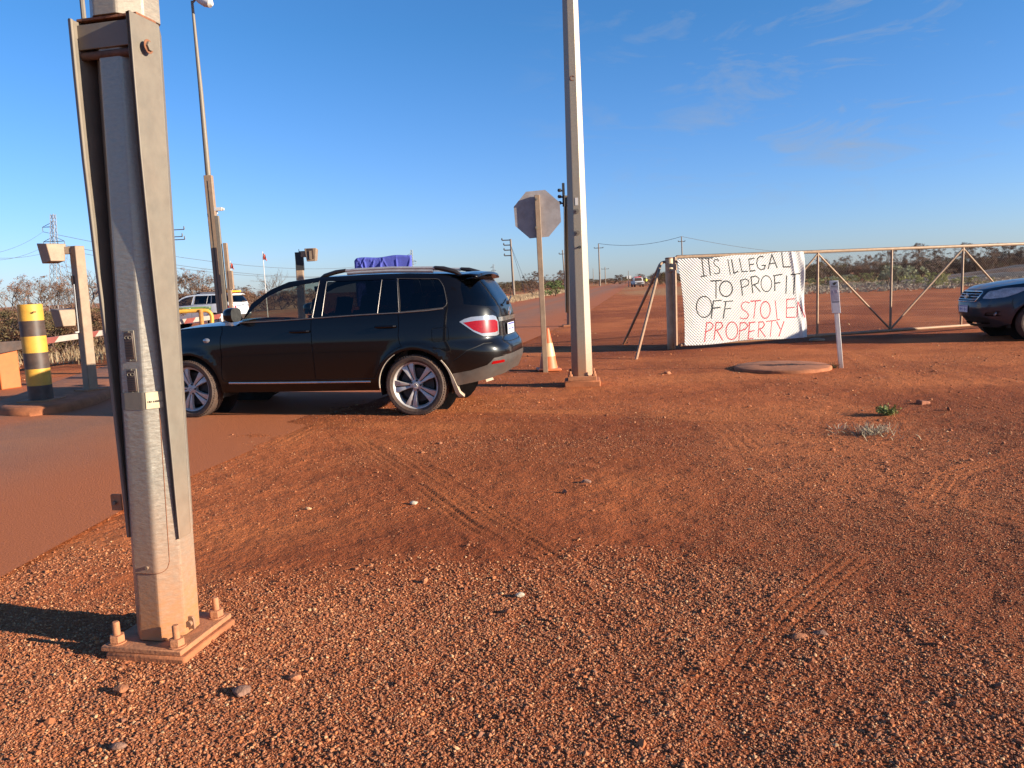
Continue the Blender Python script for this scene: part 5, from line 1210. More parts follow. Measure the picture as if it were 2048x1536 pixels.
    wp = dens([ROOFL[0], ROOFL[1], ROOFL[2], ROOFL[3]], .06, False); wp = [tuple(surf(q_of_x(*p), p[1])) for p in wp]; cross(wp, 'windscreen', GLASS_F, [.0] * len(wp), [.17 - .05 * i / len(wp) for i in range(len(wp))], 21)
    rp_ = dens(ROOFL[3:], .06, False); rp_ = [tuple(surf(q_of_x(*p), p[1])) for p in rp_]; n = len(rp_); cross(rp_, 'roof', body, [.02 + .01 * sin(pi * i / n) for i in range(n)], [.12 * max(0, 1 - i / 6) - .1 * max(0, (i - n + 6) / 6) for i in range(n)], 21)
    m = MB(); rows = []
    for y in np.linspace(.62, -.62, 17):
        k = 1 - (abs(y) / .62) ** 6; zc = 1.575 + .045 * (1 - (y / .62) ** 2); rows.append([Vector((-.50, y, zc + .012)), Vector((-.62, y, zc + .011)), Vector((-.70 - .04 * k, y, zc - .002)), Vector((-.71 - .04 * k, y, zc - .03)), Vector((-.60, y, zc - .045))])
    m.grid(rows); sp_ = B('rear_spoiler', m, body, smooth=40); sd = sp_.modifiers.new('t', 'SOLIDIFY'); sd.thickness = .01
    # tailgate details
    m = MB(); a = Vector((-.93, .02, 1.235)); m.tube([a, a + Vector((-.035, 0, 0))], .025, 10); m.tube([a + Vector((-.03, 0, 0)), a + Vector((-.0, -.2, .03)), a + Vector((.03, -.42, .07))], .009, 6); B('rear_wiper', m, BLACK)
    m = MB(); rows = [[Vector((float(surf(q_of_y(abs(y), z), z)[0]) - .012, y, z)) for y in np.linspace(-.48, .48, 13)] for z in (1.03, 1.05, 1.08)]; m.grid(rows); B('tailgate_garnish', m, CHROME)
    emblem(root, Vector((-.955, 0, 1.135)), .07, .048, CHROME)
    # inside and underneath
    m = MB(); m.box((1.25, 0, .45), (3.5, 1.36, .26)); m.box((2.85, 0, .75), (.9, .9, .42)); B('underbody', m, DARKM)
    m = MB(); m.box((2.0, 0, .98), (.35, 1.55, .26)); m.box((2.15, 0, 1.08), (.4, 1.4, .05)); B('dashboard', m, SEAT, bevel=.04)
    m = MB(); c = Vector((1.68, -.38, 1.03)); m.tube([c + Vector((.06 * sin(a), .19 * cos(a), .18 * sin(a))) for a in np.linspace(0, 2 * pi, 25)], .016, 8, cap=False); m.tube([c, c + Vector((.2, 0, -.1))], .03, 8); m.box(c, (.04, .3, .05)); B('steering_wheel', m, BLACK)
    for (x, y, w) in ((1.22, .38, .5), (1.22, -.38, .5), (.28, .0, 1.3), (-.48, 0, 1.1)):
        m = MB(); m.box((x + .2, y, .68), (.55, w, .16)); m.box((x - .1, y, .92), (.16, w, .56), Matrix.Rotation(radians(-14), 3, 'Y')); 
        for hy in ((y,) if w < 1 else (-.38, .38)): m.box((x - .2, hy, 1.29), (.10, .27, .19), Matrix.Rotation(radians(-14), 3, 'Y')); m.tube([(x - .17, hy, 1.1), (x - .19, hy, 1.25)], .012, 6)
        B('seat', m, SEAT, bevel=.035)
    m = MB(); m.box((1.52, 0, 1.50), (.03, .22, .07)); B('rear_view_mirror', m, BLACK, bevel=.01)
    return root
LENSH = mat('hazed_headlamp_lens', (.42, .44, .43), .2, .2, .16, 14, coat=.6, dustn=.1)
PSI = radians(11.7); RBX, RBY = -1.118, 8.730
NV_ = Vector((-sin(PSI), -cos(PSI), 0))
black_car = make_car(Vector((RBX, RBY, .006)) - NV_ * .93, pi - PSI, 'large black family SUV turning onto the road behind the foreground pole', paint('black_car_paint', (.0025, .0025, .003), 0, .004, .04), steer=radians(-5))
grey_car = make_car(Vector((12.82, 14.74, .0)), pi - radians(8), 'dark blue grey SUV with its nose at the right-hand end of the gate', paint('blue_grey_car_paint', (.026, .047, .066), .4, .03, .12), silver_rail=False)
# ================================================================== WHITE PATROL VEHICLE BEHIND THE BOOM GATE
def hivis(name, base):
    m = mat(name, base, .35, 0, .05, 6, coat=.6, dust=.3, dusth=.9, dustn=.08); nt = m.node_tree; N = nt.nodes.new; L = nt.links.new; b = nt.nodes['Principled BSDF']; src = b.inputs['Base Color'].links[0].from_socket
    tc = N('ShaderNodeTexCoord'); sp_ = N('ShaderNodeSeparateXYZ'); L(tc.outputs['Object'], sp_.inputs[0])
    a = N('ShaderNodeMath'); a.operation = 'COMPARE'; a.inputs[1].default_value = .97; a.inputs[2].default_value = .10; L(sp_.outputs[2], a.inputs[0])
    x = N('ShaderNodeMix'); x.data_type = 'RGBA'; x.inputs['B'].default_value = (.42, .62, .10, 1); L(a.outputs[0], x.inputs['Factor']); L(src, x.inputs['A']); L(x.outputs['Result'], b.inputs['Base Color']); return m
wp_ = paint('white_car_paint', (.72, .72, .70), 0, .06, .3)
pv = make_car(Vector((-13.5, 37.0, 0)), pi - radians(14), 'white four wheel drive with a lime green side band parked behind the boom gate', wp_, stripes=hivis('lime_banded_white_paint', (.72, .72, .70)))
def pv_extras():
    m = MB(); 
    for y in (-.5, 0, .5): m.box((.5, y, 1.73), (1.3, .05, .03))
    for x in (-.1, .5, 1.1): m.box((x, 0, 1.745), (.05, 1.1, .03))
    m.build('roof_rack', BLACK, pv, world=False)
    m = MB(); m.box((-.45, 0, 1.72), (.22, 1.1, .1)); m.build('light_bar', mat('amber_beacon_lens', (.75, .30, .02), .3, 0, .1, 9), pv, bevel=.02, world=False)
pv_extras()

# ================================================================== FAR UTE, WORKER, ROAD SIGN
def far_ute():
    c = at(1279, 560, 150); B = Vector((c.x, 150, 0)); root = thing('utility_truck', B, 'white pickup with red roof beacons facing the camera far down the dirt road', 'pickup')
    b = lambda n, m, mm, **k: m.build(n, mm, root, **k); X = lambda x, y, z: B + Vector((x, y, z))
    side = [(0, .45), (0, .98), (.25, 1.05), (1.15, 1.12), (1.75, 1.78), (2.9, 1.82), (3.05, 1.15), (5.1, 1.12), (5.15, .5)]
    m = MB(); m.prism(side, X(-.9, 0, 0), (0, 1, 0), (0, 0, 1), (1.8, 0, 0)); b('body', m, WHITE, bevel=.06)
    m = MB(); m.add([X(-.72, 1.16, 1.17), X(.72, 1.16, 1.17), X(.64, 1.68, 1.72), X(-.64, 1.68, 1.72)], [(0, 1, 2, 3)]); m.v = [(v[0], v[1] - .03, v[2] + .015) for v in m.v]; b('windscreen', m, BLACK)
    m = MB(); m.box(X(0, -.03, .78), (.9, .05, .24)); b('grille', m, BLACK)
    m = MB(); m.box(X(0, -.12, .5), (1.85, .2, .22)); b('bull_bar', m, PLASTIC, bevel=.03)
    for s in (-1, 1):
        m = MB(); m.box(X(s * .68, -.02, .85), (.36, .06, .18)); b('headlight', m, LENSC, bevel=.02)
        m = MB(); m.box(X(s * 1.05, 1.3, 1.2), (.2, .1, .2)); b('side_mirror', m, BLACK, bevel=.03)
        for y in (.9, 4.1): m = MB(); m.tube([X(s * .95, y, .38), X(s * .68, y, .38)], .38, 18); b('wheel', m, RUBBER)
    m = MB(); m.box(X(0, 2.1, 1.90), (1.3, .3, .16)); b('light_bar', m, mat('red_beacon_lens', (.6, .02, .03), .3, 0, .1, 9), bevel=.03)
    c = at(1257, 560, 152); r = thing('road_sign', Vector((c.x, 152, 0)), 'small pair of white signs on a dark post left of the far pickup', 'road sign')
    m = MB(); m.box((c.x, 152, 1.6), (.09, .09, 3.2)); m.build('post', BARKW, r)
    for dx, w in ((-.24, .2), (.32, .45)): m = MB(); m.box((c.x + dx, 151.93, 1.95), (w, .03, .6)); m.build('sign_panel', WHITE, r)
    m = MB(); m.box((c.x, 151.9, .6), (.16, .05, 1.1)); m.build('marker_sleeve', mat('pink_marker', (.6, .3, .22), .6, 0, .1, 8), r)
far_ute()
def worker():
    c = at(1292, 560, 163); B = Vector((c.x, 163, 0)); root = thing('person', B, 'person in a yellow high visibility shirt and dark trousers standing beside the far pickup', 'person')
    V = [(0, 0, .95), (0, 0, 1.2), (0, 0, 1.42), (0, -.01, 1.52), (0, -.02, 1.62), (0, -.02, 1.74), (.1, 0, .9), (.12, -.02, .5), (.13, .02, .08), (.13, -.12, .04), (-.1, 0, .9), (-.12, .03, .5), (-.13, .05, .08), (-.13, -.09, .04), (.2, 0, 1.4), (.27, .02, 1.12), (.26, -.1, .88), (-.2, 0, 1.4), (-.28, .02, 1.12), (-.25, -.1, .88)]
    E = [(0, 1), (1, 2), (2, 3), (3, 4), (4, 5), (0, 6), (6, 7), (7, 8), (8, 9), (0, 10), (10, 11), (11, 12), (12, 13), (2, 14), (14, 15), (15, 16), (2, 17), (17, 18), (18, 19)]
    R_ = [.15, .15, .16, .06, .09, .09, .1, .07, .05, .04, .1, .07, .05, .04, .075, .055, .04, .075, .055, .04]
    me = bpy.data.meshes.new('body'); me.from_pydata([tuple(Vector(v) + B) for v in V], E, []); o = link('body', me, root); o.modifiers.new('skin', 'SKIN'); sv = me.skin_vertices[0].data
    for i, r in enumerate(R_): sv[i].radius = (r, r * .8)
    sv[0].use_root = True; sb = o.modifiers.new('sub', 'SUBSURF'); sb.levels = sb.render_levels = 1; me.materials.append(mat('dark_work_trousers', (.03, .035, .06), .8, 0, .1, 9))
    m = MB(); Mx = Matrix.Translation(B) @ Matrix.Scale(.75, 4, Vector((0, 1, 0))); m.lathe([(.19, .98), (.2, 1.15), (.22, 1.36), (.15, 1.5), (.08, 1.53)], Mx, 14, cap=False)
    for s in (-1, 1): m.tube([B + Vector((s * .2, 0, 1.42)), B + Vector((s * .27, .02, 1.2)), B + Vector((s * .28, 0, 1.1))], [.09, .075, .07], 8)
    m.build('shirt', mat('hi_vis_yellow', (.75, .72, .08), .7, 0, .06, 9), root)
    m = MB(); m.lathe([(.095, 1.6), (.10, 1.68), (.09, 1.76), (0, 1.78)], Matrix.Translation(B + Vector((0, -.02, 0))), 14, cap=False); m.build('head', mat('tanned_skin', (.40, .22, .14), .6, 0, .08, 9), root)
    m = MB(); m.lathe([(.16, 1.72), (.115, 1.73), (.11, 1.82), (.0, 1.86)], Matrix.Translation(B + Vector((0, -.02, 0))), 14); m.build('hat', WHITE, root)
worker()

# ================================================================== POWER LINES
def power_pole(px, ybase, ytop, Y, arms, label, r=.14, wire_to=None):
    b = at(px[0], ybase, Y); t = at(px[1], ytop, Y); B = Vector((b.x, Y, 0)); ax = (t - B) / t.z
    root = thing('power_pole', B, label, 'power pole'); m = MB(); m.tube([B, B + ax * t.z], [r, r * .65], 8); m.build('pole', BARKW, root)
    for (py, w0, w1) in arms:
        z = at(px[1], py, Y).z; c = B + ax * z; m = MB(); m.tube([c + Vector((w0, 0, .0)), c + Vector((w1, 0, 0))], .06 * r / .14, 5); m.build('crossarm', WIRE, root)
        for w in (w0, w1):
            if abs(w) > .2: m = MB(); m.lathe([(.05, 0), (.09 * r / .14, .12), (.04, .3)], Matrix.Translation(c + Vector((w, 0, 0))), 6); m.build('insulator', WIRE, root)
    return root, B + ax * t.z
def wire(A, Bp, sag, label, r=.012, n=16):
    pts = [Vector(A).lerp(Vector(Bp), t) - Vector((0, 0, 4 * sag * t * (1 - t))) for t in np.linspace(0, 1, n)]
    m = MB(); m.tube(pts, r, 4); return tag(m.build('overhead_wire', WIRE), label, 'wire')
power_pole((1028, 1021), 590, 478, 100, [(480, -1.1, .1), (490, -.9, .1), (500, -.9, .1), (511, -.9, .1)], 'timber power pole with four one-sided arms left of the stop sign post', .17)
p0 = at(1022, 492, 100)
for k, (ex, ey) in enumerate(((1058, 552), (1050, 556))): wire(p0, gp(ex + 12, 590) if False else at(ex, ey + 30, 92), 0, ('upper', 'lower')[k] + ' stay wire sloping right from the four-armed power pole', .02)
_, w2 = power_pole((1131, 1125), 580, 500, 150, [(508, -.7, .7)], 'slim power pole between the stop sign and the hinged pole', .17)
_, w3 = power_pole((1200, 1197), 566, 487, 230, [(496, -1.3, 1.3)], 'tall single power pole standing beside the far end of the road', .24)
_, w4 = power_pole((1366, 1363), 560, 473, 210, [(483, -.9, .9)], 'power pole rising above the left end of the white banner', .22)
wire(w3, w4, 1.3, 'power line hanging between the two poles left of the banner', .05)
wire(w4, at(1700, 505, 330), 2, 'power line running right from the pole above the banner', .05)
power_pole((1211, 1210), 566, 534, 330, [(538, -1.5, 1.5)], 'small distant power pole right of the tall single one', .22)
power_pole((1187, 1186), 566, 537, 360, [], 'thin distant mast left of the tall single power pole', .16)
_, wl = power_pole((353, 341), 640, 452, 70, [(460, -.2, 1.2), (474, -.2, 1.0), (480, -.2, 1.2)], 'white power pole against the right edge of the foreground pole', .10)
def pylon(px, yb, yt, Y, s, label):
    b, t = at(px, yb, Y), at(px - (yb - yt) * .03, yt, Y); B = Vector((b.x, Y, 0)); H = t.z; root = thing('pylon', B, label, 'pylon'); r = .035 * s; ax = Vector(((t.x - b.x) / H, 0, 1))
    W = lambda z: .035 * H * (1 - .86 * z / H) + .12 * s
    P = lambda i, j, z: B + ax * z + Vector((i * W(z), j * W(z), 0))
    m = MB(); n = 12; zs = [H * (1 - (1 - k / n) ** 1.15) * .97 for k in range(n + 1)]
    for i, j in ((1, 1), (1, -1), (-1, -1), (-1, 1)): m.tube([P(i, j, 0), P(i, j, zs[-1])], r, 4)
    for k in range(n):
        for (a, c) in (((1, 1), (1, -1)), ((1, -1), (-1, -1)), ((-1, -1), (-1, 1)), ((-1, 1), (1, 1))): m.tube([P(*a, zs[k]), P(*c, zs[k + 1])], r * .6, 3, cap=False); m.tube([P(*c, zs[k]), P(*a, zs[k + 1])], r * .6, 3, cap=False)
    m.build('lattice_tower', mat('pylon_steel', (.16, .16, .17), .5, .4, .1, 3) if s > 1 else WIRE, root, 0)
    tips = []
    for (f, l0, l1) in ((.845, -.11, 0), (.70, -.105, .105)):
        z = H * f; m = MB()
        for l in (l0, l1):
            if not l: continue
            q = B + ax * z + Vector((l * H, 0, 0)); m.tube([P(0, 1, z), q], r, 3); m.tube([P(0, -1, z), q], r, 3); m.tube([B + ax * (z + .05 * H), q], r, 3); m.tube([q, q - Vector((0, 0, .045 * H))], r, 3); tips.append(q - Vector((0, 0, .045 * H)))
        m.build('crossarm', WIRE, root, 0)
    tips.append(B + ax * H); return tips
tp = pylon(111, 605, 422, 170, 2.0, 'lattice steel pylon beyond the scrub behind the card reader')
for k, (t, ey, ln) in enumerate(zip(tp, (502, 486, 470), ('lowest', 'middle', 'upper'))): wire(t, at(-160, ey + 8 * k, 120), 2.5, ln + ' power line running left from the lattice pylon', .028)
T2 = at(825, 500, 620)
tp2 = pylon(825, 570, 497, 420, 2.6, 'faint distant pylon behind the blue covered board')
for k, (t, u, ln) in enumerate(zip(tp, tp2, ('lowest', 'middle', 'upper'))): wire(t, u, 7, ln + ' power line between the near and far pylons', .05)
pylon(988, 572, 527, 520, 2.6, 'tiny far pylon just right of the black car rear')

# ================================================================== WHIP FLAGS
FLAGR = mat('faded_red_flag', (.50, .07, .04), .8, 0, .15, 9)
for (px, yt, yb, Y, lab) in ((525, 503, 600, 48, 'taller of the two thin flag poles with small red flags behind the black car'), (460, 522, 600, 52, 'shorter of the two thin flag poles with small red flags beside the street lamp')):
    t = at(px, yt, Y); B = Vector((t.x, Y, 0)); r = thing('flag_pole', B, lab, 'flag pole'); m = MB(); m.tube([B, t], .022, 6); m.build('pole', WHITE, r)
    m = MB(); m.grid([[t + Vector((.02 + .13 * i / 6 * (1 + j / 9), .04 * sin(i * 1.4 + j), -.1 - j * .075 - .09 * i / 6 + .02 * sin(i + j))) for i in range(7)] for j in range(6)]); f = m.build('flag', FLAGR, r, 180); sd = f.modifiers.new('t', 'SOLIDIFY'); sd.thickness = .004

# ================================================================== VEGETATION
def leafmat(name, a, b):
    m = bpy.data.materials.new(name); m.use_nodes = True; nt = m.node_tree; N = nt.nodes.new; L = nt.links.new; bs = nt.nodes['Principled BSDF']; bs.inputs['Roughness'].default_value = .7; bs.inputs['Specular IOR Level'].default_value = .2
    g = N('ShaderNodeNewGeometry'); oi = N('ShaderNodeObjectInfo'); x = N('ShaderNodeMix'); x.data_type = 'RGBA'; x.inputs['A'].default_value = (*a, 1); x.inputs['B'].default_value = (*b, 1); L(g.outputs['Random Per Island'], x.inputs['Factor'])
    hs = N('ShaderNodeHueSaturation'); mr = N('ShaderNodeMapRange'); mr.inputs[3].default_value = .7; mr.inputs[4].default_value = 1.3; L(oi.outputs['Random'], mr.inputs[0]); L(mr.outputs[0], hs.inputs['Value']); L(x.outputs['Result'], hs.inputs['Color']); L(hs.outputs[0], bs.inputs['Base Color'])
    return m
LRED = leafmat('dry_russet_leaves', (.13, .062, .036), (.22, .11, .06)); LOLV = leafmat('olive_brown_leaves', (.075, .056, .025), (.16, .115, .05)); LGRY = leafmat('grey_green_leaves', (.16, .17, .09), (.27, .26, .16)); LGRN = leafmat('green_leaves', (.07, .10, .03), (.15, .17, .06)); LMAR = leafmat('dusty_maroon_leaves', (.11, .066, .045), (.19, .115, .075)); LYEL = leafmat('yellow_green_leaves', (.24, .24, .07), (.34, .32, .12))
BARK = mat('dry_grey_bark', (.17, .125, .095), .9, 0, .2, 12); BARKD = mat('dark_red_bark', (.11, .065, .045), .9, 0, .2, 12)
def leaves(cs, rs, n, size, rg, flat=.8):
    cs = np.array(cs); rs = np.array(rs); k = rg.integers(0, len(cs), n); d = rg.normal(0, 1, (n, 3)); d /= np.linalg.norm(d, axis=1)[:, None]; rr = rg.random(n) ** .45
    p = cs[k] + d * (rs[k] * rr)[:, None] * (1, 1, flat); u = rg.normal(0, 1, (n, 3)); u /= np.linalg.norm(u, axis=1)[:, None]; w = np.cross(u, rg.normal(0, 1, (n, 3))); w /= np.linalg.norm(w, axis=1)[:, None]
    s = size * np.exp(rg.normal(0, .3, n))[:, None]; V = np.stack([p - u * s - w * s * .12, p + w * s * .42, p + u * s + w * s * .1, p - w * s * .42], 1); V[:, :, 2] = np.maximum(V[:, :, 2], .0); return V.reshape(-1, 3), np.arange(4 * n).reshape(-1, 4)
def grow(mb, p, d, l, r, dep, tips, rg, up=.12):
    q = p + d * l * .5 + Vector(rg.normal(0, .06, 3)) * l; e = q + (d + Vector((rg.normal(0, .15), rg.normal(0, .15), up))).normalized() * l * .5; mb.tube([p, q, e], [r, r * .82, r * .66], 5 if dep > 1 else 3, cap=False)
    if dep == 0: tips.append(e); return
    for _ in range(2 + (rg.random() < .55)):
        nd = (d + Vector(rg.normal(0, .48, 3)) + Vector((0, 0, up))).normalized(); nd.z = max(nd.z, -.1); grow(mb, e if rg.random() < .75 else q, nd, l * rg.uniform(.62, .85), r * .62, dep - 1, tips, rg, up)
def bush_proto(seed, lm, h, w, n, size, nstem=5, lobes=12, bare=0., dep=2):
    rg = np.random.default_rng(seed); root = bpy.data.objects.new('shrub', None); COL.objects.link(root)
    m = MB(); tips = []
    for _ in range(nstem):
        a = rg.random() * 2 * pi; d = Vector((cos(a) * rg.uniform(.3, .9), sin(a) * rg.uniform(.3, .9), 1)).normalized(); grow(m, Vector((cos(a) * .06, sin(a) * .06, -.03)), d, h * .42, .022 * h, dep, tips, rg)
    m.build('stem', BARKD, root, 180, world=False)
    cs, rs = [], []
    for t in tips:
        if rg.random() > bare: cs.append((t.x * w / h, t.y * w / h, min(t.z, h * .92))); rs.append(h * rg.uniform(.08, .2))
    for _ in range(lobes):
        a = rg.random() * 2 * pi; q = rg.random() ** .6; z = h * rg.uniform(.12, .9) * (1 - .45 * q * q); cs.append((w * .5 * q * cos(a), w * .5 * q * sin(a), z)); rs.append(h * rg.uniform(.1, .22))
    V, F = leaves(cs, rs, n, size, rg); npmesh('foliage', V, F, lm, root); return root
def tree_proto(seed, lm, h, n, size, bare=.3, ntr=2, bk=None, dep=4, spread=.35):
    rg = np.random.default_rng(seed); root = bpy.data.objects.new('tree', None); COL.objects.link(root); m = MB(); tips = []
    for _ in range(ntr):
        a = rg.random() * 2 * pi; grow(m, Vector((0, 0, -.05)), Vector((cos(a) * spread, sin(a) * spread, 1)).normalized(), h * .33, .017 * h, dep, tips, rg, .10)
    zt = max(t.z for t in tips); k = h / zt; m.v = [(v[0] * k, v[1] * k, v[2] * k) for v in m.v]; m.build('trunk', bk or BARK, root, 180, world=False)
    cs = [(t.x * k, t.y * k, t.z * k) for t in tips if rg.random() > bare]; rs = [h * rg.uniform(.035, .085) for _ in cs]
    if cs and n: V, F = leaves(cs, rs, n, size, rg, .7); npmesh('crown', V, F, lm, root)
    return root
def put(proto, x, y, s, rz, label, cat, group, name, first):
    r = proto if not first.get(proto) else proto.copy(); new = bool(first.get(proto)); first[proto] = True
    if new:
        COL.objects.link(r)
        for ch in proto.children: c = ch.copy(); COL.objects.link(c); c.parent = r
    r.name = name; r.location = (x, y, 0); r.rotation_euler = (0, 0, rz); r.scale = (s[0], s[0], s[1]) if isinstance(s, tuple) else (s, s, s); tag(r, label, cat, group); return r
first = {}; rgv = random.Random(11)
sh_red = [bush_proto(i, LRED, 1.7, 2.2, 7000, .026) for i in (1, 2)]; sh_olv = [bush_proto(i, LOLV, 1.7, 2.4, 7500, .026) for i in (3, 4, 5)]; sh_mar = [bush_proto(i, LMAR, 2.0, 3.0, 4500, .042) for i in (6, 7)]
sh_gry = [bush_proto(i, LGRY, 1.3, 2.4, 2400, .055) for i in (8,)]; sh_grn = [bush_proto(9, LGRN, 1.6, 2.6, 2600, .06)]; sh_yel = [bush_proto(10, LYEL, 1.2, 2.2, 2000, .05)]
tr_red = [tree_proto(i, LRED, 4.0, 2000, .045, .42, 3) for i in (21, 22)]; tr_bare = [tree_proto(23, LRED, 4.2, 60, .05, .8, 3, None, 5, .3)]; tr_mar = [tree_proto(i, LMAR, 4.6, 4200, .06, .2, 3, BARKD) for i in (24, 25)]
def px2(px, Y): return at(px, 570, Y).x
# scrub left of the boom gate
for px, Y, k, sx, sz, lab in ((6, 21, 0, 1.0, 1.15, 'russet shrub'), (48, 22.5, 1, 1.1, 1.0, 'olive shrub'), (92, 21, 0, 1.0, .95, 'russet shrub'), (132, 23.5, 1, 1.2, 1.1, 'olive shrub'), (178, 24, 0, 1.1, 1.05, 'russet shrub'), (-40, 20, 1, 1.2, 1.2, 'olive shrub'), (25, 26, 1, 1.3, 1.15, 'olive shrub'), (110, 28, 1, 1.4, 1.1, 'olive shrub'), (205, 27, 0, 1.3, 1.15, 'russet shrub'), (155, 31, 0, 1.5, 1.2, 'russet shrub'), (65, 31, 0, 1.5, 1.2, 'russet shrub'), (-15, 29, 0, 1.4, 1.2, 'russet shrub'), (215, 33, 1, 1.6, 1.15, 'olive shrub'), (262, 33, 0, 1.5, 1.2, 'russet shrub')):
    put((sh_red, sh_olv)[k][rgv.randrange(2)], px2(px, Y), Y, (sx, sz * .68), rgv.random() * 6, 'dense dry ' + lab + ' in the scrub behind the striped bollard', 'shrub', lab + 's behind the bollard', 'shrub', first)
for px, Y, p, s, lab in ((22, 46, tr_red[0], .82, 'spreading russet-topped tree at the left edge above the scrub'), (62, 52, tr_red[1], .85, 'russet-topped tree left of the pylon above the scrub'), (112, 50, tr_red[0], .82, 'russet-topped tree right under the lattice pylon'), (142, 47, tr_red[1], .78, 'russet-topped tree just left of the card reader post'), (192, 40, tr_bare[0], .98, 'bare leafless tree between card reader post and foreground pole'),
    (362, 70, tr_red[1], 1.0, 'brown-leaved tree above the white patrol vehicle, next to the foreground pole'), (398, 74, tr_red[0], 1.08, 'brown-leaved tree above the white patrol vehicle, next to the street lamp'), (378, 66, tr_mar[0], .75, 'low maroon tree in front of two brown-leaved trees behind the patrol vehicle'), (545, 80, tr_bare[0], 1.0, 'half bare tree left of the second card reader, over the car windscreen')):
    put(p, px2(px, Y), Y, s, rgv.random() * 6, lab, 'tree', None, 'tree', first)
for px, Y, k in ((350, 58, 0), (385, 60, 0), (415, 59, 1), (440, 62, 0), (470, 66, 1), (500, 70, 0), (530, 74, 0), (560, 78, 1), (590, 80, 0)):
    put((sh_red, sh_mar)[k][rgv.randrange(2)], px2(px, Y), Y, (1.7, 1.15), rgv.random() * 6, 'distant dry shrub showing behind the white patrol vehicle and black car bonnet', 'shrub', 'shrubs behind the patrol vehicle', 'shrub', first)
# bushes along the left verge of the road
x_l = lambda y: road_x(np.array(y), ROAD_L)
for i in range(34):
    Y = 72 * (1.055 ** i); off = rgv.uniform(5, 9) + (rgv.random() ** 2) * 14; p = (sh_mar + sh_olv + sh_red)[rgv.randrange(7)]
    put(p, float(x_l(Y)) - off, Y, (rgv.uniform(.9, 1.5), rgv.uniform(.7, 1.1)), rgv.random() * 6, 'dry brown shrub in the long row along the left verge of the road', 'shrub', 'shrubs along the left verge', 'shrub', first)
put(tr_mar[0], px2(1066, 92), 92, .62, 1.0, 'round brown tree standing over the verge shrubs beside the stop sign post', 'tree', None, 'tree', first)
put(sh_grn[0], px2(1109, 86), 86, (1.15, 1.1), 2.0, 'rounded dark green bush on the verge between stop sign and octagonal pole', 'shrub', None, 'shrub', first)
put(tr_mar[1], px2(1118, 108), 108, .68, 2.0, 'brown tree behind the dark green verge bush', 'tree', None, 'tree', first)
for i, px in enumerate((1300, 1318, 1334, 1270, 1350, 1240, 1228, 1216)):
    Y = (180, 190, 175, 240, 200, 300, 340, 380)[i]; put((sh_mar + sh_olv)[i % 5], px2(px, Y), Y, (2.6, 1.35 + .2 * (i % 3)), i, 'hazy distant shrub where the far pickup stands at the road end', 'shrub', 'shrubs round the far pickup', 'shrub', first)
for i in range(60):
    Y = rgv.uniform(240, 620); px = rgv.choice((rgv.uniform(850, 1350), rgv.uniform(1180, 1640)))
    if abs(px2(px, Y) - float(road_x(np.array(Y), ROAD_R)) + 4) < 9: continue
    put((sh_mar + sh_olv + sh_red)[i % 7], px2(px, Y), Y, (4.5, 1.7), i, 'far shrub in the thin scrub line on the horizon', 'shrub', 'shrubs on the horizon', 'shrub', first)
# scrub and trees behind the gate
for px, Y, p, s, lab in ((1648, 118, tr_mar[0], .72, 'low maroon tree behind the gate nearest the banner'), (1690, 124, tr_mar[1], .8, 'low maroon tree behind the first full gate bay'), (1735, 120, tr_mar[0], .78, 'maroon tree left of the middle gate upright'), (1772, 126, tr_mar[1], .95, 'maroon tree just behind the middle gate upright'), (1826, 108, tr_mar[1], 1.02, 'tall spreading maroon tree right of the middle gate upright'), (1868, 122, tr_mar[0], .9, 'maroon tree left of the last gate upright'), (1922, 112, tr_mar[1], 1.0, 'tall maroon tree behind the last gate upright'), (1968, 116, tr_mar[0], .95, 'maroon tree above the grey car bonnet'), (2010, 110, tr_mar[1], .92, 'maroon tree above the grey car windscreen'), (2052, 108, tr_mar[0], .95, 'maroon tree at the right edge of the view'), (1795, 135, tr_bare[0], 1.2, 'half bare tree in the scrub behind the middle of the gate')):
    put(p, px2(px, Y), Y, s, rgv.random() * 6, lab, 'tree', None, 'tree', first)
for i in range(46):
    px = 1600 + 480 * (i + rgv.random()) / 46; Y = rgv.uniform(98, 130); put((sh_mar + sh_olv + sh_red[:1])[rgv.randrange(6)], px2(px, Y), Y, (rgv.uniform(1.4, 2.0), rgv.uniform(1.05, 1.6)), rgv.random() * 6, 'dusty maroon shrub in the scrub belt behind the gate', 'shrub', 'scrub belt behind the gate', 'shrub', first)
for px, Y, p, sx, sz, lab in ((1793, 63, sh_gry[0], 1.35, 1.3, 'large grey-green bush right of the middle gate upright'), (1768, 66, sh_gry[0], 1.2, 1.0, 'grey-green bush just behind the middle gate upright'), (1851, 60, sh_yel[0], 1.1, .9, 'light yellow-green bush left of the grey car'), (1868, 52, sh_yel[0], .6, .8, 'pale yellow-green tuft nearest the grey car'), (1722, 76, sh_yel[0], 1.1, 1.0, 'light yellow-green bush in the first gate bay'), (1690, 72, sh_gry[0], 1.2, .8, 'grey-green bush in the first gate bay behind the marker post'), (1655, 70, sh_yel[0], 1.3, .8, 'low yellow-green bush next to the banner edge'), (1925, 56, sh_yel[0], 1.1, .55, 'low pale bush above the grey car grille')):
    put(p, px2(px, Y), Y, (sx, sz), rgv.random() * 6, lab, 'shrub', None, 'shrub', first)
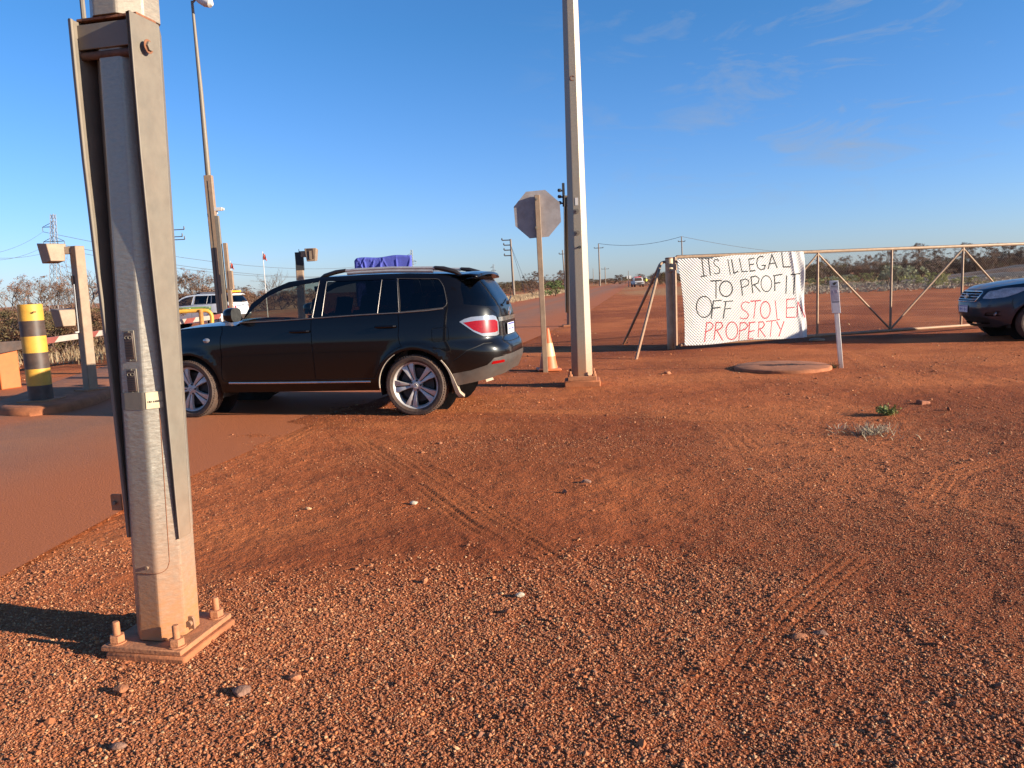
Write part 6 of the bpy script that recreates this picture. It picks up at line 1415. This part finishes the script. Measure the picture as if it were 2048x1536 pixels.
# railway banks behind the gate
BALL = mat('grey_rail_ballast', (.085, .07, .062), .95, 0, .25, .9, bump=.8, bs=6); BANK = mat('dark_bank_soil', (.11, .058, .038), .95, 0, .25, .6, bump=.8, bs=5)
def bank(x0, y0, x1, y1, h, w, m, name, label):
    A, Bv = Vector((x0, y0, 0)), Vector((x1, y1, 0)); D = (Bv - A).normalized(); Nn = Vector((D.y, -D.x, 0)); n = 60; rows = []
    for i in range(n + 1):
        t = i / n; c = A.lerp(Bv, t); hh = h * min(1, t * 4 + .02) * (1 + .08 * sin(i * .9) + .05 * sin(i * 2.3)); rows.append([c + Nn * q * w + Vector((0, 0, z * hh - (.2 if z == 0 else 0))) for q, z in ((1.0, 0), (.62, .7), (.42, 1), (-.42, 1.0), (-.62, .7), (-1, 0))])
    mb = MB(); mb.grid(rows); o = mb.build(name, m, None, 60); return tag(o, kind='structure')
bank(px2(1770, 78), 78, 110, 62, .85, 3.2, BALL, 'railway_bank', ''); bank(px2(1800, 90), 90, 120, 80, 1.35, 4.0, BANK, 'railway_bank', ''); bank(px2(1860, 97), 97, 125, 90, 1.75, 4.0, BALL, 'railway_bank', '')
# grasses: nobody could count them
def grass(name, pts, h, w, nb, m, label, seed):
    rg = np.random.default_rng(seed); P_ = np.repeat(np.array(pts), nb, 0); n = len(P_); P_ = P_ + np.stack([rg.normal(0, w, n), rg.normal(0, w, n), np.zeros(n)], 1); H = h * rg.uniform(.4, 1.2, n); a = rg.random(n) * 2 * pi; lean = rg.uniform(.1, .9, n) * H; bw = H * .03 + .003
    d = np.stack([np.cos(a), np.sin(a), 0 * a], 1); s_ = np.stack([-np.sin(a), np.cos(a), 0 * a], 1); b0 = P_ - s_ * bw[:, None]; b1 = P_ + s_ * bw[:, None]; mid = P_ + d * (lean * .4)[:, None] + np.stack([0 * a, 0 * a, H * .7], 1); tip = P_ + d * lean[:, None] + np.stack([0 * a, 0 * a, H], 1)
    V = np.stack([b0, b1, mid + s_ * (bw * .7)[:, None], tip, mid - s_ * (bw * .7)[:, None]], 1).reshape(-1, 3); i = np.arange(n) * 5; F = np.concatenate([np.stack([i, i + 1, i + 2, i + 4], 1)]); F3 = np.stack([i + 4, i + 2, i + 3, i + 3], 1)
    me = bpy.data.meshes.new(name); me.from_pydata(V.tolist(), [], [tuple(f) for f in F.tolist()] + [tuple(f[:3]) for f in F3.tolist()]); me.materials.append(m); return tag(link(name, me), label, 'grass', kind='stuff')
STRAW = leafmat('dry_straw', (.30, .20, .11), (.44, .32, .19)); PALE = leafmat('pale_saltbush', (.24, .19, .14), (.36, .30, .22))
rr = random.Random(4); pv_pts = []
for _ in range(2600):
    Y = rr.uniform(38, 150); pv_pts.append((float(x_l(Y)) - .6 - rr.random() ** 1.6 * 5.5, Y, 0))
grass('verge_grass', pv_pts, .26, .25, 9, STRAW, 'dry straw grass strip along the left verge of the road', 2)
rgc = np.random.default_rng(9); gy = rgc.uniform(49, 82, 1500); gx_ = np.array([px2(p, Y) for p, Y in zip(rgc.uniform(1560, 2070, 1500), gy)]); gs = rgc.uniform(.12, .34, 1500)
V, F = leaves(np.stack([gx_, gy, gs * .45], 1), gs, 42000, .05, rgc, .6); tag(npmesh('ground_cover', V, F, PALE), 'pale low saltbush ground cover behind the gate', 'ground cover', kind='stuff')
sc_pts = [(px2(rr.uniform(-60, 330), Y), Y, 0) for Y in [rr.uniform(18.5, 34) for _ in range(900)]]
grass('scrub_grass', sc_pts, .28, .12, 6, STRAW, 'dry straw tufts at the foot of the scrub behind the bollard', 5)
# weeds and litter in the foreground
def weed(name, px, py, m, h, w, nb, label, lean=1.):
    b = gp(px, py); rg = np.random.default_rng(int(px)); root = thing(name, b, label, 'weed'); mb = MB()
    for _ in range(nb):
        a = rg.random() * 2 * pi; r0 = abs(rg.normal(0, w * .3)); q = Vector((cos(a) * r0, sin(a) * r0, 0)); a2 = a + rg.normal(0, 1.1); d = Vector((cos(a2) * lean * rg.uniform(.1, 1.2), sin(a2) * lean * rg.uniform(.1, 1.2), 1)).normalized(); l = h * rg.uniform(.5, 1.2); e = q + d * l * .6; f = e + (d + Vector((rg.normal(0, .3), rg.normal(0, .3), -.25))).normalized() * l * .4; mb.tube([b + q, b + e, b + f], [.0022, .002, .0008], 3)
        if name == 'green_weed':
            for _ in range(4): c = b + q.lerp(f, rg.uniform(.4, 1)); u = Vector(rg.normal(0, 1, 3)).normalized() * .018; v = u.cross(Vector(rg.normal(0, 1, 3))).normalized() * .007; mb.add([c - u, c + v, c + u, c - v], [(0, 1, 2, 3)])
    mb.build('blades', m, root, 0)
weed('green_weed', 1776, 830, leafmat('fresh_green_leaves', (.17, .21, .06), (.30, .32, .11)), .12, .12, 80, 'small fresh green weed growing in the bare dirt on the right', 1.3)
weed('dry_weed', 1748, 868, leafmat('bleached_grass', (.30, .235, .15), (.46, .38, .25)), .10, .42, 190, 'bleached dry grass tuft below the green weed', 1.5)
weed('green_tuft', 1670, 736, LOLV, .09, .10, 50, 'small dark weed at the foot of the white marker post', 1.2)
weed('green_tuft', 1478, 735, LGRY, .07, .12, 45, 'low grey green weed at the left rim of the manhole lid', 1.5)
weed('dry_weed', 1676, 858, leafmat('grey_twigs', (.34, .26, .20), (.5, .4, .3)), .08, .08, 12, 'few dry twigs sticking up left of the dry grass tuft', 1.5)
def rock(px, py, s, m, label, seed, name='rock', sq=.6):
    b = gp(px, py); bm = bmesh.new(); bmesh.ops.create_icosphere(bm, subdivisions=3, radius=1); rg = np.random.default_rng(seed); k = rg.normal(0, 1, (7, 3)); k /= np.linalg.norm(k, axis=1)[:, None]
    for v in bm.verts:
        c = v.co.copy()
        for d in k:
            t = c.dot(Vector(d)); lim = .72
            if t > lim: c -= Vector(d) * (t - lim)
        c *= 1 + .05 * sin(9 * c.x + seed) * cos(7 * c.y); v.co = Vector((c.x * s * 1.15, c.y * s * .9, c.z * s * sq + s * sq * .45)) + b
    me = bpy.data.meshes.new(name); bm.to_mesh(me); bm.free(); me.materials.append(m); me.polygons.foreach_set('use_smooth', [True] * len(me.polygons)); me.set_sharp_from_angle(angle=radians(25)); tag(link(name, me), label, name)
RK1 = mat('purple_grey_ironstone', (.24, .12, .075), .85, 0, .2, 30, bump=.5, bs=120); RK2 = mat('red_ironstone', (.42, .15, .06), .85, 0, .2, 30, bump=.5, bs=120); RK3 = mat('pale_quartz_stone', (.58, .46, .32), .8, 0, .12, 30, bump=.4, bs=120)
for i, (px, py, s, m, lab) in enumerate(((485, 1388, .034, RK1, 'largest purple grey stone in the near gravel right of the pole'), (590, 1358, .022, RK2, 'smooth orange red stone right of the largest grey stone'), (242, 1382, .026, RK2, 'flat orange red stone below the pole base plate'), (238, 1495, .022, RK1, 'dark grey stone at the bottom left of the gravel'), (1040, 1192, .02, RK3, 'pale stone with a dark shadow beyond the near gravel'), (1172, 966, .035, RK1, 'flat dark stone alone on the smooth dirt'), (1600, 1280, .03, RK2, 'low red stone in the fine gravel on the right'), (1335, 748, .05, RK2, 'small red stone near the octagonal pole footing'), (828, 1008, .026, RK3, 'pale cream scrap lying on the smooth dirt by the tyre tracks'), (1642, 1272, .03, RK1, 'dark stone beside the low red stone'))):
    rock(px, py, s, m, lab, i + 3)
b = gp(1846, 806); m = MB(); R_ = Matrix.Rotation(radians(20), 3, 'Z'); m.box(b + Vector((0, 0, -.005)), (.13, .08, .06), R_ @ Matrix.Rotation(radians(9), 3, 'Y')); tag(m.build('brick', mat('earthy_brick', (.30, .10, .045), .9, 0, .2, 20, bump=.5, bs=60), None, bevel=.012), 'half buried red brick behind the green weed', 'brick')
